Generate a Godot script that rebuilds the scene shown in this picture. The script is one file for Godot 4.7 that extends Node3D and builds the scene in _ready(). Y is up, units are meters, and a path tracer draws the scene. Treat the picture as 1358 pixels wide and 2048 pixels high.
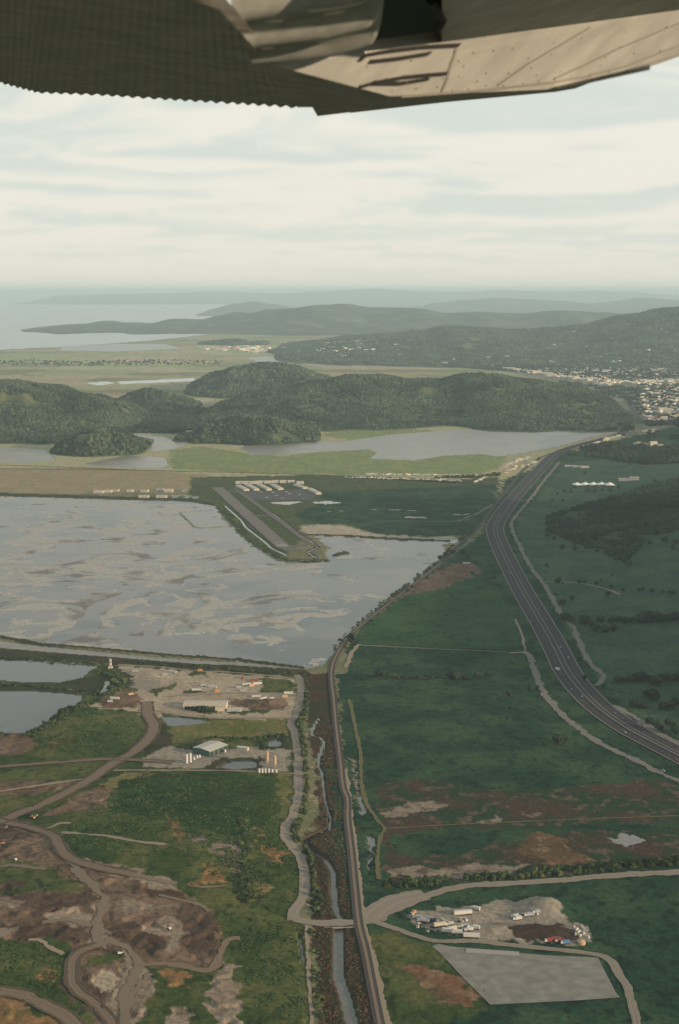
extends Node3D
# An aerial view over a tidal flat, a small airfield, a railway and a highway, seen from under the wing of a light aircraft.
# Everything stands in world metres: x right, -z ahead, y up; the water lies at y = 0, the plain at about y = 1.

const EYE := Vector3(0, 518, 0)
const SUN := Vector3(0.88, 0.225, 0.42)
const LAND := 1.0

var rng := RandomNumberGenerator.new()
var mats := {}
var names := {}
var n_big := FastNoiseLite.new()
var n_mid := FastNoiseLite.new()
var n_fine := FastNoiseLite.new()
var n_warp := FastNoiseLite.new()
var n_hill := FastNoiseLite.new()
var crowns := []
var tufts := []

const RELIEF := [[1120,-2750,430,950,105,7],[1250,-4700,520,600,95,8],[-238.4,-1169.6,170,150,11,0],[-128.4,-1346.9,95,110,8,0],[-323.6,-1680,60,45,4,0],[176.6,-1141.2,22,16,9,0.8],[135.7,-1099.2,26,9,4,0.5],[171.7,-1093.7,24,9,4.5,0.5],[-85.1,-1748.3,26,9,6,0.5],[-265.2,-1881.5,30,20,3,0.3],[-281.7,-1766.2,30,16,3,0.3]]
const COVER := [
[18,[-6178,-12814,-387,-14019,1228,-10931,2928,-10182,4060,-8443,1788,-3672,-1798,-3672]],
[7,[-3539,-10324,-1388,-9232,-803,-8846,-656,-7208,-1278,-6872,-2744,-7987]],
[7,[-410,-9845,76,-10324,612,-9653,1039,-9232,654,-8443,-183,-8846]],
[18,[-4206,-12285,-1564,-12814,-971,-11614,-1429,-10773,-3692,-10773]],
[17,[1058,-9408,3678,-12814,6142,-12814,2267,-4679,943,-4297,917,-4634,1386,-7578]],
[6,[-561,-4679,-472,-4786,-324,-4605,-189,-4491,-63,-4605,102,-4709,127,-4605,103,-4423,233,-4370,336,-4505,453,-4557,525,-4460,457,-4145,404,-4053,30,-4030,-288,-4087,-501,-4169]],
[6,[-71,-5140,41,-5528,213,-5446,378,-5327,223,-5213,37,-4999]],
[7,[-1298,-4169,-711,-4193,-370,-4030,-338,-3672,-1132,-3626]],
[7,[15,-3900,281,-3943,275,-3859,82,-3778,15,-3798]],
[13,[-421,-3975,-56,-4030,307,-3921,452,-3975,361,-3372,281,-3017,193,-2986,87,-3005,12,-3150,-89,-3150,-82,-2925,-117,-2740,-187,-2925,-312,-3453,-376,-3537]],
[1,[-51,-3672,437,-3838,367,-3372,286,-3017,193,-2992,87,-3017,12,-3164,-78,-3178,-104,-3295,-48,-3495]],
[1,[460,-3921,694,-4450,2594,-5366,419,-798,6,-798,13,-1766,8,-2054,66,-2251,135,-2490,302,-3017]],
[28,[680,-4259,1080,-4238,2594,-5366,735,-1462,424,-1565,398,-1605,376,-1690,356,-1778,347,-1913,352,-2141,368,-2703,386,-3082,413,-3257,529,-3672]],
[19,[32,-2165,94,-2345,212,-2678,282,-2447,282,-2054,162,-2024,30,-2054]],
[15,[37.7,-1447.6,97.1,-1463.8,167.9,-1425.3,364.3,-1463.8,440.5,-1463.8,372,-1223.6,308.2,-1225.8,142.3,-1195.8,44.6,-1191.1,40.3,-1268.6,40.1,-1345.6]],
[1,[48.7,-1308.9,107.5,-1320.2,205.9,-1327,335.1,-1340.2,330.5,-1320.4,203.4,-1310.1,131.9,-1270.1,83.8,-1251.8,51.5,-1254.6]],
[14,[39.5,-1357.8,58,-1378.2,73,-1393.6,94.8,-1394.8,112.5,-1388.8,104.4,-1376.2,84.3,-1368.7,65.9,-1356.2,48.1,-1352.3]],
[14,[90,-1221.9,123.2,-1232.4,150.7,-1230.3,175.2,-1236,171.6,-1222.4,144.7,-1216.7,120.5,-1204.4,80.8,-1205.1,45.2,-1206.4,43.4,-1219.7,68.8,-1231.7]],
[12,[161.4,-1258.2,173.3,-1282.4,189.1,-1315.2,202.1,-1311.4,218.8,-1288.6,212.2,-1267.8,237.5,-1241.9,215.2,-1234.9,193.5,-1230.3,184.2,-1254.7,171.6,-1251.1]],
[14,[130.9,-1336.1,144.3,-1346.9,160.9,-1353.7,157.2,-1337.5,142.8,-1332.2]],
[14,[177.9,-1357.8,196.5,-1366.1,205.8,-1360.6,189.7,-1352.3]],
[3,[145,-2512,212,-2678,252,-2703,271,-2604,228,-2534,176,-2447,104,-2385]],
[5,[-45.8,-1886.6,-7.6,-1899.5,5.9,-1462.7,9.8,-1266.8,17.8,-1108.3,30.2,-940.9,-13.8,-940.7,-23.5,-1106.3,-32.2,-1262.2,-19.4,-1353.7,-25.7,-1494.8,-35.6,-1601.5]],
[1,[-13.1,-1495.2,2.7,-1495.5,9.8,-1266.8,14.6,-1117.5,6.7,-1117.2,4.9,-1197.8,-5.1,-1265.4,-5.4,-1341.9]],
[1,[-2.1,-1886.6,14.4,-1886.6,28.8,-1401.8,44,-1312.6,36,-1199.5,48.1,-1168.1,17.8,-1113,12.4,-1243.3,7,-1462.7]],
[14,[13.4,-1529.6,18.4,-1526.1,19.8,-1463.1,25.2,-1401.6,29.6,-1365.8,24.4,-1355.7,18,-1401.2]],
[2,[22.8,-1090.2,45.4,-1098.1,80,-1064.8,112.1,-973.9,101.8,-962.2,39.4,-940.9,32.3,-940.9]],
[12,[47.1,-1039,70.2,-1035.2,91.7,-1015.1,105.4,-980.5,91.7,-970.9,73.8,-976.7,64.1,-999.3]],
[2,[-669.8,-1994.8,-336.1,-1939.2,-53.9,-1881.5,-47.8,-1659.7,-45.6,-1393.8,-51.6,-1282.9,-33.9,-1238.8,-31.7,-1153.5,-39,-1114.5,-27.4,-1097.1,-18.9,-927.2,-342.4,-926.5]],
[20,[-683,-2035.5,-423.3,-2023.7,-306,-1972.2,-47.8,-1912.6,-45.4,-1871.3,-191.9,-1899.5,-308.1,-1939.2,-439.1,-1961.1,-664.4,-1977.8]],
[20,[-590,-1851.3,-373.3,-1841.5,-327.4,-1886.6,-307.1,-1824.5,-308.8,-1775.1,-334,-1793.7,-578.1,-1812.5]],
[4,[-307.2,-1933.8,-191.9,-1899.5,-53.4,-1866.3,-48.8,-1766.2,-57.2,-1669.8,-121.7,-1680,-215.9,-1700.4,-237.7,-1678.3,-254.3,-1709.1,-332.5,-1728.9,-329.5,-1746.8,-261.7,-1761.1,-265.8,-1836.6,-302.6,-1885.5]],
[20,[-326.5,-1881.5,-300.5,-1912.6,-275.7,-1859.5,-275.2,-1800.7,-298.6,-1771.9]],
[3,[-306.5,-1800.7,-275,-1817.3,-252.4,-1763.3,-256.5,-1725,-299.9,-1721.5]],
[21,[-282.5,-1869.5,-257.8,-1877.7,-240.2,-1856.3,-244.4,-1800.7,-269.7,-1817.3]],
[2,[-251,-1800.7,-217.2,-1848.9,-219.7,-1812.5,-239.1,-1784.5]],
[2,[-206.8,-1909.9,-179.3,-1896.9,-179.5,-1876.4,-202.5,-1881.5]],
[2,[-202.5,-1805.4,-169.5,-1803.1,-169.7,-1791.4,-199.9,-1793.7]],
[2,[-107.8,-1871.3,-59.9,-1856.3,-58,-1793.7,-100.5,-1798.4]],
[3,[-144.1,-1770.7,-101.8,-1761.7,-76.4,-1766.2,-61.3,-1738.5,-74.2,-1713.5,-105.8,-1722.1,-138.5,-1739.5]],
[2,[-180.8,-1719.9,-149.3,-1717.8,-148.3,-1705,-178,-1705]],
[2,[-142.7,-1713.5,-80.8,-1722.1,-86.2,-1705,-135.5,-1700.8]],
[22,[-206.1,-1643.7,-181.8,-1669.8,-63.6,-1680,-61.5,-1620.4,-145.2,-1597.6,-194.1,-1592.1]],
[20,[-231.6,-1678.8,-211,-1659.4,-193.3,-1610.9,-199.5,-1564.5,-217.5,-1529,-225.2,-1564.6]],
[21,[-220.3,-1529,-200.6,-1573.6,-170.9,-1564.4,-119.7,-1568,-91.7,-1579.1,-56.3,-1555.5,-53.8,-1485.2,-152.4,-1492,-219.5,-1502.9]],
[20,[-149.7,-1492,-133.6,-1528.1,-89.4,-1537.3,-84,-1489.2,-124.3,-1482.6]],
[20,[-93.4,-1610.9,-58.3,-1614.7,-55.3,-1560.9,-89.5,-1560.8]],
[3,[-402.1,-1623.8,-367.7,-1615.7,-345.3,-1564.8,-360.5,-1543.5,-463.8,-1529.7,-491,-1624.3]],
[12,[-337.5,-1582.9,-318.2,-1618.6,-304,-1573.8,-336.7,-1564.8]],
[3,[-471.6,-1463.7,-341,-1455.3,-283.6,-1462.7,-275.3,-1446.3,-311.4,-1415.7,-452.9,-1402.5]],
[3,[-300.3,-1339.2,-269.5,-1414.1,-229.7,-1460.6,-199.5,-1476,-205.7,-1441.6,-237.9,-1411.5,-233.8,-1370.7,-273.8,-1355.3]],
[22,[-252.5,-1437.1,-233.5,-1486.2,-206.1,-1485.1,-224.3,-1460.3,-242.6,-1425]],
[23,[-235.1,-1460.9,-140.6,-1482.7,-63.6,-1458.5,-68.1,-1330,-98.3,-1274.6,-184.8,-1324,-230,-1362.2]],
[3,[-449.5,-1371.8,-336.9,-1348.1,-313.3,-1336.4,-274,-1296.7,-260.3,-1270,-246.3,-1230.8,-215.2,-1208.4,-185.1,-1197.3,-142.3,-1178.5,-140.3,-1160.9,-113.7,-1136.7,-103.4,-1121.4,-100.3,-1084.5,-90.8,-1073.3,-98.4,-1030.2,-125.8,-1031.8,-152.5,-1028,-144.1,-1015.1,-139.4,-999.6,-142.6,-974.2,-143.3,-933,-164.4,-932.9,-185.6,-968.6,-203.8,-983.2,-206.7,-998.2,-206.2,-1023.8,-206.9,-1050.2,-228.6,-1069,-252,-1066.2,-356.3,-1071.2,-382.7,-1156.7,-289.1,-1146.5,-217.7,-1151.5,-239,-1184.3,-263.6,-1205.5,-287.4,-1220.3,-406.8,-1234]],
[31,[-279.5,-1144.1,-244.2,-1147.9,-211.7,-1151.7,-206.5,-1138.4,-210.2,-1125.3,-237.2,-1112.4,-262,-1118.9,-262.6,-1128.5]],
[31,[-344.4,-1183.4,-286.6,-1175.1,-270.8,-1166.5,-271.2,-1154,-337,-1156.6]],
[31,[-188.1,-1165.2,-162.7,-1157.8,-139.9,-1157.4,-123.1,-1140.6,-144.3,-1143.3,-175.3,-1150.5]],
[31,[-194,-1098.5,-176.8,-1099.4,-157.6,-1086,-144.8,-1075.3,-137.9,-1053.1,-152.7,-1049.6,-172.5,-1070.7,-190.7,-1078.3]],
[31,[-136.9,-1130.9,-113.4,-1133.4,-103.2,-1118.2,-100.3,-1084.5,-95,-1073,-99.6,-1044,-121.8,-1045.6,-122.9,-1082.7,-131.2,-1106.1]],
[31,[-292.4,-1099,-258.3,-1088.9,-232.8,-1090.1,-203.4,-1086.4,-196.3,-1069.7,-208.3,-1058.3,-228.6,-1069,-256.8,-1069.1]],
[31,[-383.2,-1324.9,-314.3,-1310.5,-290.1,-1293,-293.6,-1278,-371,-1280.2]],
[31,[-193.1,-1011.1,-179,-991.1,-167.6,-968.8,-172,-963.9,-185.2,-981,-194.8,-998.4]],
[27,[-245.9,-1112.4,-223.7,-1118.7,-204.6,-1110,-203.9,-1089.3,-233.1,-1091.6]],
[27,[-207.6,-1145,-197.6,-1138.8,-194.9,-1095.5,-180.5,-1067.6,-163.7,-1049,-153.9,-1027.9,-155.1,-989,-154.4,-932.9,-169.4,-932.8,-166.2,-976.3,-165.7,-1024.8,-171,-1051.4,-191.2,-1064.3,-199.1,-1061.3,-199.2,-1095.3]],
[27,[-183.8,-1136.4,-159.3,-1131.9,-155.8,-1116.3,-178.1,-1108.4]],
[27,[-157.2,-1083.1,-142.4,-1114.4,-129.1,-1100.1,-125.1,-1076.7,-127.6,-1048.1,-134.2,-1045,-139.2,-1075.6]],
[27,[-243.8,-1226.2,-213.4,-1216.8,-185.1,-1197.3,-141.9,-1174.9,-141.4,-1157.3,-161.3,-1158.6,-189,-1181.7,-226.3,-1200.1]],
[27,[-287.5,-1139.6,-271.5,-1135.3,-263.4,-1125.3,-269.4,-1119.2,-297.4,-1119.3]],
[27,[-288.8,-1084.2,-263.5,-1086.1,-258.2,-1081.7,-268.2,-1069.3,-285.2,-1069.9]],
[4,[-188.2,-1013.8,-178.1,-1017.9,-165.5,-1014.4,-167.5,-1001.4,-168.6,-991.3,-179.5,-993.6,-184.7,-1001.1]],
[27,[-168.8,-1046.1,-152.2,-1025.3,-142.4,-1012.5,-139.4,-999.6,-141.6,-976.7,-143.3,-933,-149.5,-933,-151.4,-981.5,-158.8,-1014.6]],
[2,[-196.7,-1024,-192.6,-1039.9,-172.4,-1051.4,-168.4,-1043.4,-185,-1026.9]],
[27,[-92.2,-1038.8,-79.5,-1033.8,-75.9,-1001.4,-70.2,-933.6,-83.6,-933.5,-97.6,-977.5,-98.6,-1003.4]],
[24,[-142.4,-1023,-130.9,-1028.8,-114.9,-1018.8,-113,-1000.3,-124.9,-1000]],
[24,[-229.4,-1018.4,-217.8,-1021.1,-212.6,-1008.3,-224.1,-1005.7]],
[27,[-127.8,-969.5,-110.8,-967.3,-103.5,-933.4,-117.2,-933.2]],
[24,[-263.9,-983.2,-243.5,-985.5,-223.1,-963.5,-205.4,-951.5,-204.1,-932.7,-251.4,-932.6]],
[24,[-170.9,-1338.9,-160.3,-1322.6,-154.2,-1298.8,-144.8,-1289.9,-143.3,-1260.3,-152.9,-1272.5,-162.1,-1294.6]],
[14,[-141,-1285.6,-119.2,-1266.3,-93.1,-1265.8,-88.5,-1200.2,-99.7,-1206.2,-112.3,-1243.1,-131.5,-1257]],
[24,[-121.3,-1218.6,-108.1,-1212.6,-98.5,-1191.3,-112.1,-1185.9,-91.6,-1181.2,-131.6,-1165.4,-120.1,-1188.5]],
[24,[-80.7,-1271.9,-69,-1269.9,-50,-1248.5,-50.8,-1228.4,-62,-1226.9,-69.6,-1249.5]],
[24,[-82.7,-1305.5,-75.7,-1302.5,-68.8,-1282.4,-74.6,-1281.3]],
[24,[-110.1,-1208.5,-103.5,-1205.6,-99,-1187.6,-109.1,-1179]],
[22,[-73.9,-1183.5,-56.6,-1178.3,-63.2,-1156.1,-77.2,-1137.4,-65.1,-1135.2,-92.5,-1142.4,-75.6,-1161.7]],
[22,[-68.1,-1476.2,-52.8,-1477,-48.8,-1411.5,-60.3,-1339.2,-67.2,-1337.7]],
[21,[53.5,-1132.2,72.3,-1136.5,95.9,-1140.7,119.8,-1146.9,142.5,-1159.1,181.6,-1161.1,185.8,-1133.1,192.2,-1114.1,200.3,-1105.7,207.7,-1078.4,180.6,-1072.1,129.5,-1080.9,109.8,-1085.3,81.8,-1091.4,62.4,-1109.5]],
[11,[135,-1094,157.9,-1112.2,178.3,-1110.3,192.5,-1096,189.8,-1079.2,161.6,-1079.2,138,-1084.5]],
[16,[486,-3284,565,-3373,724,-3571,927,-3851,1194,-4109,820,-2802,697,-2879,634,-2860,595,-2774,537,-2629,520,-2794,483,-2870,451,-3075]],
[16,[743,-4466,836,-4544,896,-4444,999,-4343,1271,-4383,1172,-4032,891,-4119,791,-4294,679,-4356]],
[8,[-390280,-115967,-4798,-115967,-1232,-26387,-1142,-20586,-1464,-18317,-2027,-15314,-2544,-13760,-3068,-12925,-5476,-11349]],
[8,[-2616,-13511,-2242,-14287,-1742,-14287,-1467,-13153,-1961,-12491,-2483,-12705]],
[8,[-731,-11349,-484,-11614,-154,-11263,230,-10773,437,-10324,143,-9977,-284,-10253,-591,-10619]],
[8,[-1293,-8301,-1122,-8443,-882,-8640,-846,-8348,-1086,-8163,-1244,-8074]],
[8,[-1458,-8163,-1351,-8301,-1286,-8163,-1336,-7944]],
[8,[-323,-4834,-205,-4866,-103,-4932,-2,-4915,181,-5176,374,-5327,678,-5507,991,-5634,1085,-5507,937,-4733,825,-4686,711,-4586,556,-4505,497,-4473,451,-4571,334,-4519,232,-4396,100,-4436,124,-4605,98,-4694,-2,-4664,-192,-4562,-279,-4533,-332,-4724]],
[8,[-797,-5086,-752,-5213,-640,-5122,-524,-4834,-549,-4724,-615,-4649,-703,-4771]],
[8,[-781,-4292,-684,-4505,-551,-4464,-518,-4267,-526,-4193,-656,-4218]],
[8,[-1661,-4802,-1148,-4786,-974,-4679,-882,-4396,-949,-4331,-1501,-4331]],
[9,[-1767,-3608,-1060,-3599,-870,-3608,-709,-3572,-375,-3529,-312,-3478,-271,-3250,-182,-2895,-121,-2719,-91,-2693,-17,-2719,-31,-2782,-19,-2860,-59,-3043,-88,-3136,-44,-3157,23,-3109,87,-3005,192,-2974,240,-2980,271,-2967,253,-2884,195,-2719,137,-2525,83,-2341,34,-2175,8,-2078,-8,-2001,-27,-1931,-48,-1920,-98,-1939,-208,-1981,-287,-2006,-369,-2036,-438,-2054,-515,-2103,-764,-2165,-1117,-2251]],
[8,[-744.8,-2109.2,-509.2,-2077.9,-411,-2035.5,-284.7,-1989.1,-206.3,-1966.6,-140.6,-1952.9,-83.4,-1936.5,-42.5,-1925.8,-43,-1915.2,-139.5,-1936.5,-204,-1944.7,-313.9,-1977.8,-420.4,-2009.2,-499.2,-2035.5,-731,-2068.7]],
[8,[-702,-1983.4,-482.9,-1966.6,-418.1,-1955.6,-336.6,-1933.8,-344.6,-1907.3,-348.3,-1873.8,-376.2,-1846.4,-414.4,-1846.4,-456.9,-1856.3,-663.9,-1871.3]],
[8,[-643.9,-1812.5,-445.5,-1807.8,-386.8,-1803.1,-334.7,-1786.7,-329.9,-1763.5,-335.3,-1736.9,-351.4,-1719.2,-346.7,-1683.3,-357,-1658.3,-363.4,-1640.1,-369.1,-1624.7,-403.4,-1629.5,-578.6,-1620.5]],
[8,[-220.1,-1693.9,-189.9,-1688.2,-159.9,-1675.9,-165.6,-1665.7,-204.6,-1651.6]],
[8,[-136.1,-1499.1,-124.6,-1520.9,-111.1,-1526.3,-93.2,-1526.5,-90.6,-1499.7,-114.2,-1491.9]],
[8,[-82.5,-1592.1,-70.9,-1605.2,-65.7,-1579.1,-81.7,-1575.4]],
[29,[260.9,-1297.4,268.6,-1310.1,276.1,-1314,279,-1306.3,284.7,-1306.3,288.6,-1294.9,295,-1291.1,277.9,-1280,272.9,-1271.5,268,-1282.5,261.9,-1284.9]],
[29,[14.9,-1512.5,18.8,-1509.1,19,-1482.5,15.2,-1485.7]],
[29,[16.1,-1416.1,22.3,-1413.4,25.9,-1384.1,30.5,-1358.8,24.4,-1350.2,18.8,-1383.7]],
[29,[25,-1305.2,32.3,-1308.1,30.9,-1268.1,28.4,-1215.7,24.7,-1212.1,27,-1261.9]],
[29,[-172,-3486,-149,-3520,-118,-3546,-96,-3546,-92,-3495,-134,-3453]],
[29,[-71,-3503,-24,-3520,4,-3486,-48,-3461]],
[30,[-90,-3123,-44,-3150,12,-3136,45,-3069,87,-3024,193,-2986,242,-2998,259,-2955,191,-2961,86,-2974,-42,-2998,-72,-3030]],
[25,[-75,-3030,23,-3011,128,-2974,233,-2949,232,-2937,128,-2955,22,-2992,-74,-3011]],
[25,[-755.8,-2141.5,-516.6,-2109.2,-439.4,-2059.6,-370.1,-2041.5,-287.9,-2012.1,-208.2,-1986.3,-141.7,-1969.4,-48.2,-1928.5,-47.9,-1917.8,-141,-1958.3,-206.8,-1972.2,-285.9,-1997.7,-367.5,-2026.7,-436.3,-2044.5,-512.1,-2090.3,-749.2,-2122]],
[25,[-19,-2772,1,-2810,18,-2821,11,-2788,-9,-2766]],
[7,[214,-2907,252,-2925,242,-2838,213,-2826]],
[25,[-1299,-3739,-883,-3663,-612,-3599,-378,-3555,-307,-3469,-304,-3436,-373,-3512,-605,-3555,-870,-3608,-1267,-3645]],
[26,[-14.8,-1320.9,-23.6,-1308.4,-31.4,-1300.6,-39,-1284.7,-31.3,-1261.4,-18.2,-1242.2,-12.1,-1217.4,-11,-1164.3,-8.7,-1132.1,-4.9,-1117.8,-5,-1109.5,7.5,-1109.5,7.4,-1119.8,3.7,-1133.7,1.5,-1164.8,0.4,-1218.5,-6.7,-1247.1,-20.1,-1267.1,-26.5,-1285,-21.2,-1293.4,-13.9,-1300.5,-4.6,-1313.7]],
[26,[-9,-1101.9,-8.6,-1080.5,-8.5,-1048.1,-8.5,-1018.3,-3.2,-985.7,1.2,-947,3,-920.1,18.5,-921.1,16.6,-948.5,12.1,-987.8,7,-1019.6,7,-1048.1,6.9,-1080.6,6.5,-1102.2]],
[26,[-16.5,-1300,7.3,-1311.9,23,-1317,19.9,-1326.5,3.4,-1321.1,-21,-1308.9]],
[26,[-285,-3435,-250,-3293,-231,-3212,-213,-3115,-186,-3016,-162,-2929,-143,-2853,-110,-2775,-100,-2779,-132,-2856,-152,-2932,-176,-3019,-202,-3117,-220,-3215,-240,-3296,-274,-3438]],
[26,[-164,-3316,-114,-3115,-96,-3042,-64,-2930,-50,-2866,-68,-2810,-57,-2765,-46,-2738,-96,-2729,-95,-2719,-39,-2731,-48,-2767,-58,-2809,-40,-2866,-55,-2932,-86,-3044,-104,-3117,-155,-3319]],
[26,[-318.7,-1855.4,-315.4,-1831.3,-315.5,-1808.3,-318.3,-1795,-305.5,-1792.4,-302.5,-1807.3,-302.4,-1832.2,-305.8,-1857.1]],
[26,[75,-3374,132,-3366,191,-3350,194,-3362,134,-3378,77,-3386]],
[26,[-33,-3335,15,-3351,11,-3361,-36,-3346]],
[26,[264,-3297,290,-3289,309,-3305,301,-3314,287,-3301,268,-3308]],
[8,[-26.5,-1686.4,-32.7,-1651.9,-33.9,-1620.2,-23.6,-1608.4,-18.8,-1590.3,-23,-1557.6,-25.1,-1508.5,-21,-1489.8,-16.3,-1399.8,-10.3,-1348.2,-11.1,-1315,-19.8,-1305.4,-17.7,-1303.5,-8.3,-1314.4,-7.5,-1348.4,-13.5,-1400,-18.2,-1490.1,-22.3,-1508.6,-20.2,-1557.4,-16,-1590.3,-21.1,-1609.7,-31.1,-1620.8,-29.9,-1651.6,-23.8,-1686]],
[8,[-12,-1318.9,-20.9,-1306.2,-28.6,-1298.6,-35.5,-1284.8,-28.1,-1263,-15,-1243.6,-8.6,-1217.7,-7.5,-1164.5,-5.3,-1132.6,-1.5,-1118.4,-1.5,-1109.5,4,-1109.5,4,-1119.3,0.2,-1133.3,-2,-1164.7,-3.1,-1218.2,-9.9,-1245.8,-23.2,-1265.5,-30,-1284.9,-24.1,-1295.4,-16.6,-1302.7,-7.5,-1315.7]],
[8,[-5.5,-1101.9,-5.1,-1080.5,-5,-1048.1,-5,-1018.6,0.2,-986.2,4.7,-947.4,6.5,-920.3,15,-920.9,13.2,-948.2,8.7,-987.3,3.5,-1019.3,3.5,-1048.1,3.4,-1080.6,3,-1102.1]],
[8,[-18.1,-1303.1,5.9,-1315.1,21.9,-1320.3,21,-1323.2,4.7,-1317.8,-19.4,-1305.8]],
[8,[-282,-3436,-247,-3294,-227,-3213,-210,-3115,-183,-3017,-159,-2930,-140,-2854,-107,-2776,-103,-2778,-136,-2855,-155,-2931,-179,-3018,-206,-3116,-224,-3214,-243,-3295,-278,-3437]],
[8,[-161,-3317,-110,-3116,-93,-3043,-61,-2931,-47,-2866,-65,-2810,-54,-2766,-43,-2735,-96,-2725,-95,-2722,-41,-2733,-51,-2767,-62,-2810,-44,-2866,-58,-2931,-90,-3043,-107,-3116,-158,-3318]],
[8,[-315.2,-1855.9,-311.9,-1831.5,-312,-1808,-314.8,-1794.3,-309,-1793.1,-306,-1807.6,-305.9,-1831.9,-309.3,-1856.7]],
[8,[75,-3377,133,-3369,192,-3354,193,-3359,134,-3374,76,-3382]],
[8,[-34,-3339,14,-3354,13,-3358,-35,-3342]],
[8,[265,-3300,289,-3292,307,-3308,303,-3312,288,-3297,266,-3305]],
[8,[-34.2,-1089.4,-32.1,-1074.7,-31,-1062.1,-28.8,-1037.4,-26.3,-1037.6,-28.5,-1062.3,-29.7,-1075,-31.7,-1089.8]],
]
const WATERS := [
["bay",60,[-390280,-115967,-4798,-115967,-1232,-26387,-1142,-20586,-1464,-18317,-2027,-15314,-2544,-13760,-3068,-12925,-5476,-11349]],
["salt_pond",20,[-2616,-13511,-2242,-14287,-1742,-14287,-1467,-13153,-1961,-12491,-2483,-12705]],
["slough",20,[-731,-11349,-484,-11614,-154,-11263,230,-10773,437,-10324,143,-9977,-284,-10253,-591,-10619]],
["slough_strip",12,[-1293,-8301,-1122,-8443,-882,-8640,-846,-8348,-1086,-8163,-1244,-8074]],
["slough_pool",12,[-1458,-8163,-1351,-8301,-1286,-8163,-1336,-7944]],
["lagoon",12,[-323,-4834,-205,-4866,-103,-4932,-2,-4915,181,-5176,374,-5327,678,-5507,991,-5634,1085,-5507,937,-4733,825,-4686,711,-4586,556,-4505,497,-4473,451,-4571,334,-4519,232,-4396,100,-4436,124,-4605,98,-4694,-2,-4664,-192,-4562,-279,-4533,-332,-4724]],
["pond",10,[-797,-5086,-752,-5213,-640,-5122,-524,-4834,-549,-4724,-615,-4649,-703,-4771]],
["pond",10,[-781,-4292,-684,-4505,-551,-4464,-518,-4267,-526,-4193,-656,-4218]],
["pond",10,[-1661,-4802,-1148,-4786,-974,-4679,-882,-4396,-949,-4331,-1501,-4331]],
["tidal_flat",10,[-1767,-3608,-1060,-3599,-870,-3608,-709,-3572,-375,-3529,-312,-3478,-271,-3250,-182,-2895,-121,-2719,-91,-2693,-17,-2719,-31,-2782,-19,-2860,-59,-3043,-88,-3136,-44,-3157,23,-3109,87,-3005,192,-2974,240,-2980,271,-2967,253,-2884,195,-2719,137,-2525,83,-2341,34,-2175,8,-2078,-8,-2001,-27,-1931,-48,-1920,-98,-1939,-208,-1981,-287,-2006,-369,-2036,-438,-2054,-515,-2103,-764,-2165,-1117,-2251]],
["canal",3,[-744.8,-2109.2,-509.2,-2077.9,-411,-2035.5,-284.7,-1989.1,-206.3,-1966.6,-140.6,-1952.9,-83.4,-1936.5,-42.5,-1925.8,-43,-1915.2,-139.5,-1936.5,-204,-1944.7,-313.9,-1977.8,-420.4,-2009.2,-499.2,-2035.5,-731,-2068.7]],
["pond",4,[-702,-1983.4,-482.9,-1966.6,-418.1,-1955.6,-336.6,-1933.8,-344.6,-1907.3,-348.3,-1873.8,-376.2,-1846.4,-414.4,-1846.4,-456.9,-1856.3,-663.9,-1871.3]],
["pond",4,[-643.9,-1812.5,-445.5,-1807.8,-386.8,-1803.1,-334.7,-1786.7,-329.9,-1763.5,-335.3,-1736.9,-351.4,-1719.2,-346.7,-1683.3,-357,-1658.3,-363.4,-1640.1,-369.1,-1624.7,-403.4,-1629.5,-578.6,-1620.5]],
["pond",2,[-220.1,-1693.9,-189.9,-1688.2,-159.9,-1675.9,-165.6,-1665.7,-204.6,-1651.6]],
["pond",2,[-136.1,-1499.1,-124.6,-1520.9,-111.1,-1526.3,-93.2,-1526.5,-90.6,-1499.7,-114.2,-1491.9]],
["pond",2,[-82.5,-1592.1,-70.9,-1605.2,-65.7,-1579.1,-81.7,-1575.4]],
["puddle",6,[260.9,-1297.4,268.6,-1310.1,276.1,-1314,279,-1306.3,284.7,-1306.3,288.6,-1294.9,295,-1291.1,277.9,-1280,272.9,-1271.5,268,-1282.5,261.9,-1284.9]],
["puddle",6,[14.9,-1512.5,18.8,-1509.1,19,-1482.5,15.2,-1485.7]],
["puddle",6,[16.1,-1416.1,22.3,-1413.4,25.9,-1384.1,30.5,-1358.8,24.4,-1350.2,18.8,-1383.7]],
["puddle",6,[25,-1305.2,32.3,-1308.1,30.9,-1268.1,28.4,-1215.7,24.7,-1212.1,27,-1261.9]],
["puddle",8,[-172,-3486,-149,-3520,-118,-3546,-96,-3546,-92,-3495,-134,-3453]],
["puddle",8,[-71,-3503,-24,-3520,4,-3486,-48,-3461]],
]
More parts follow.
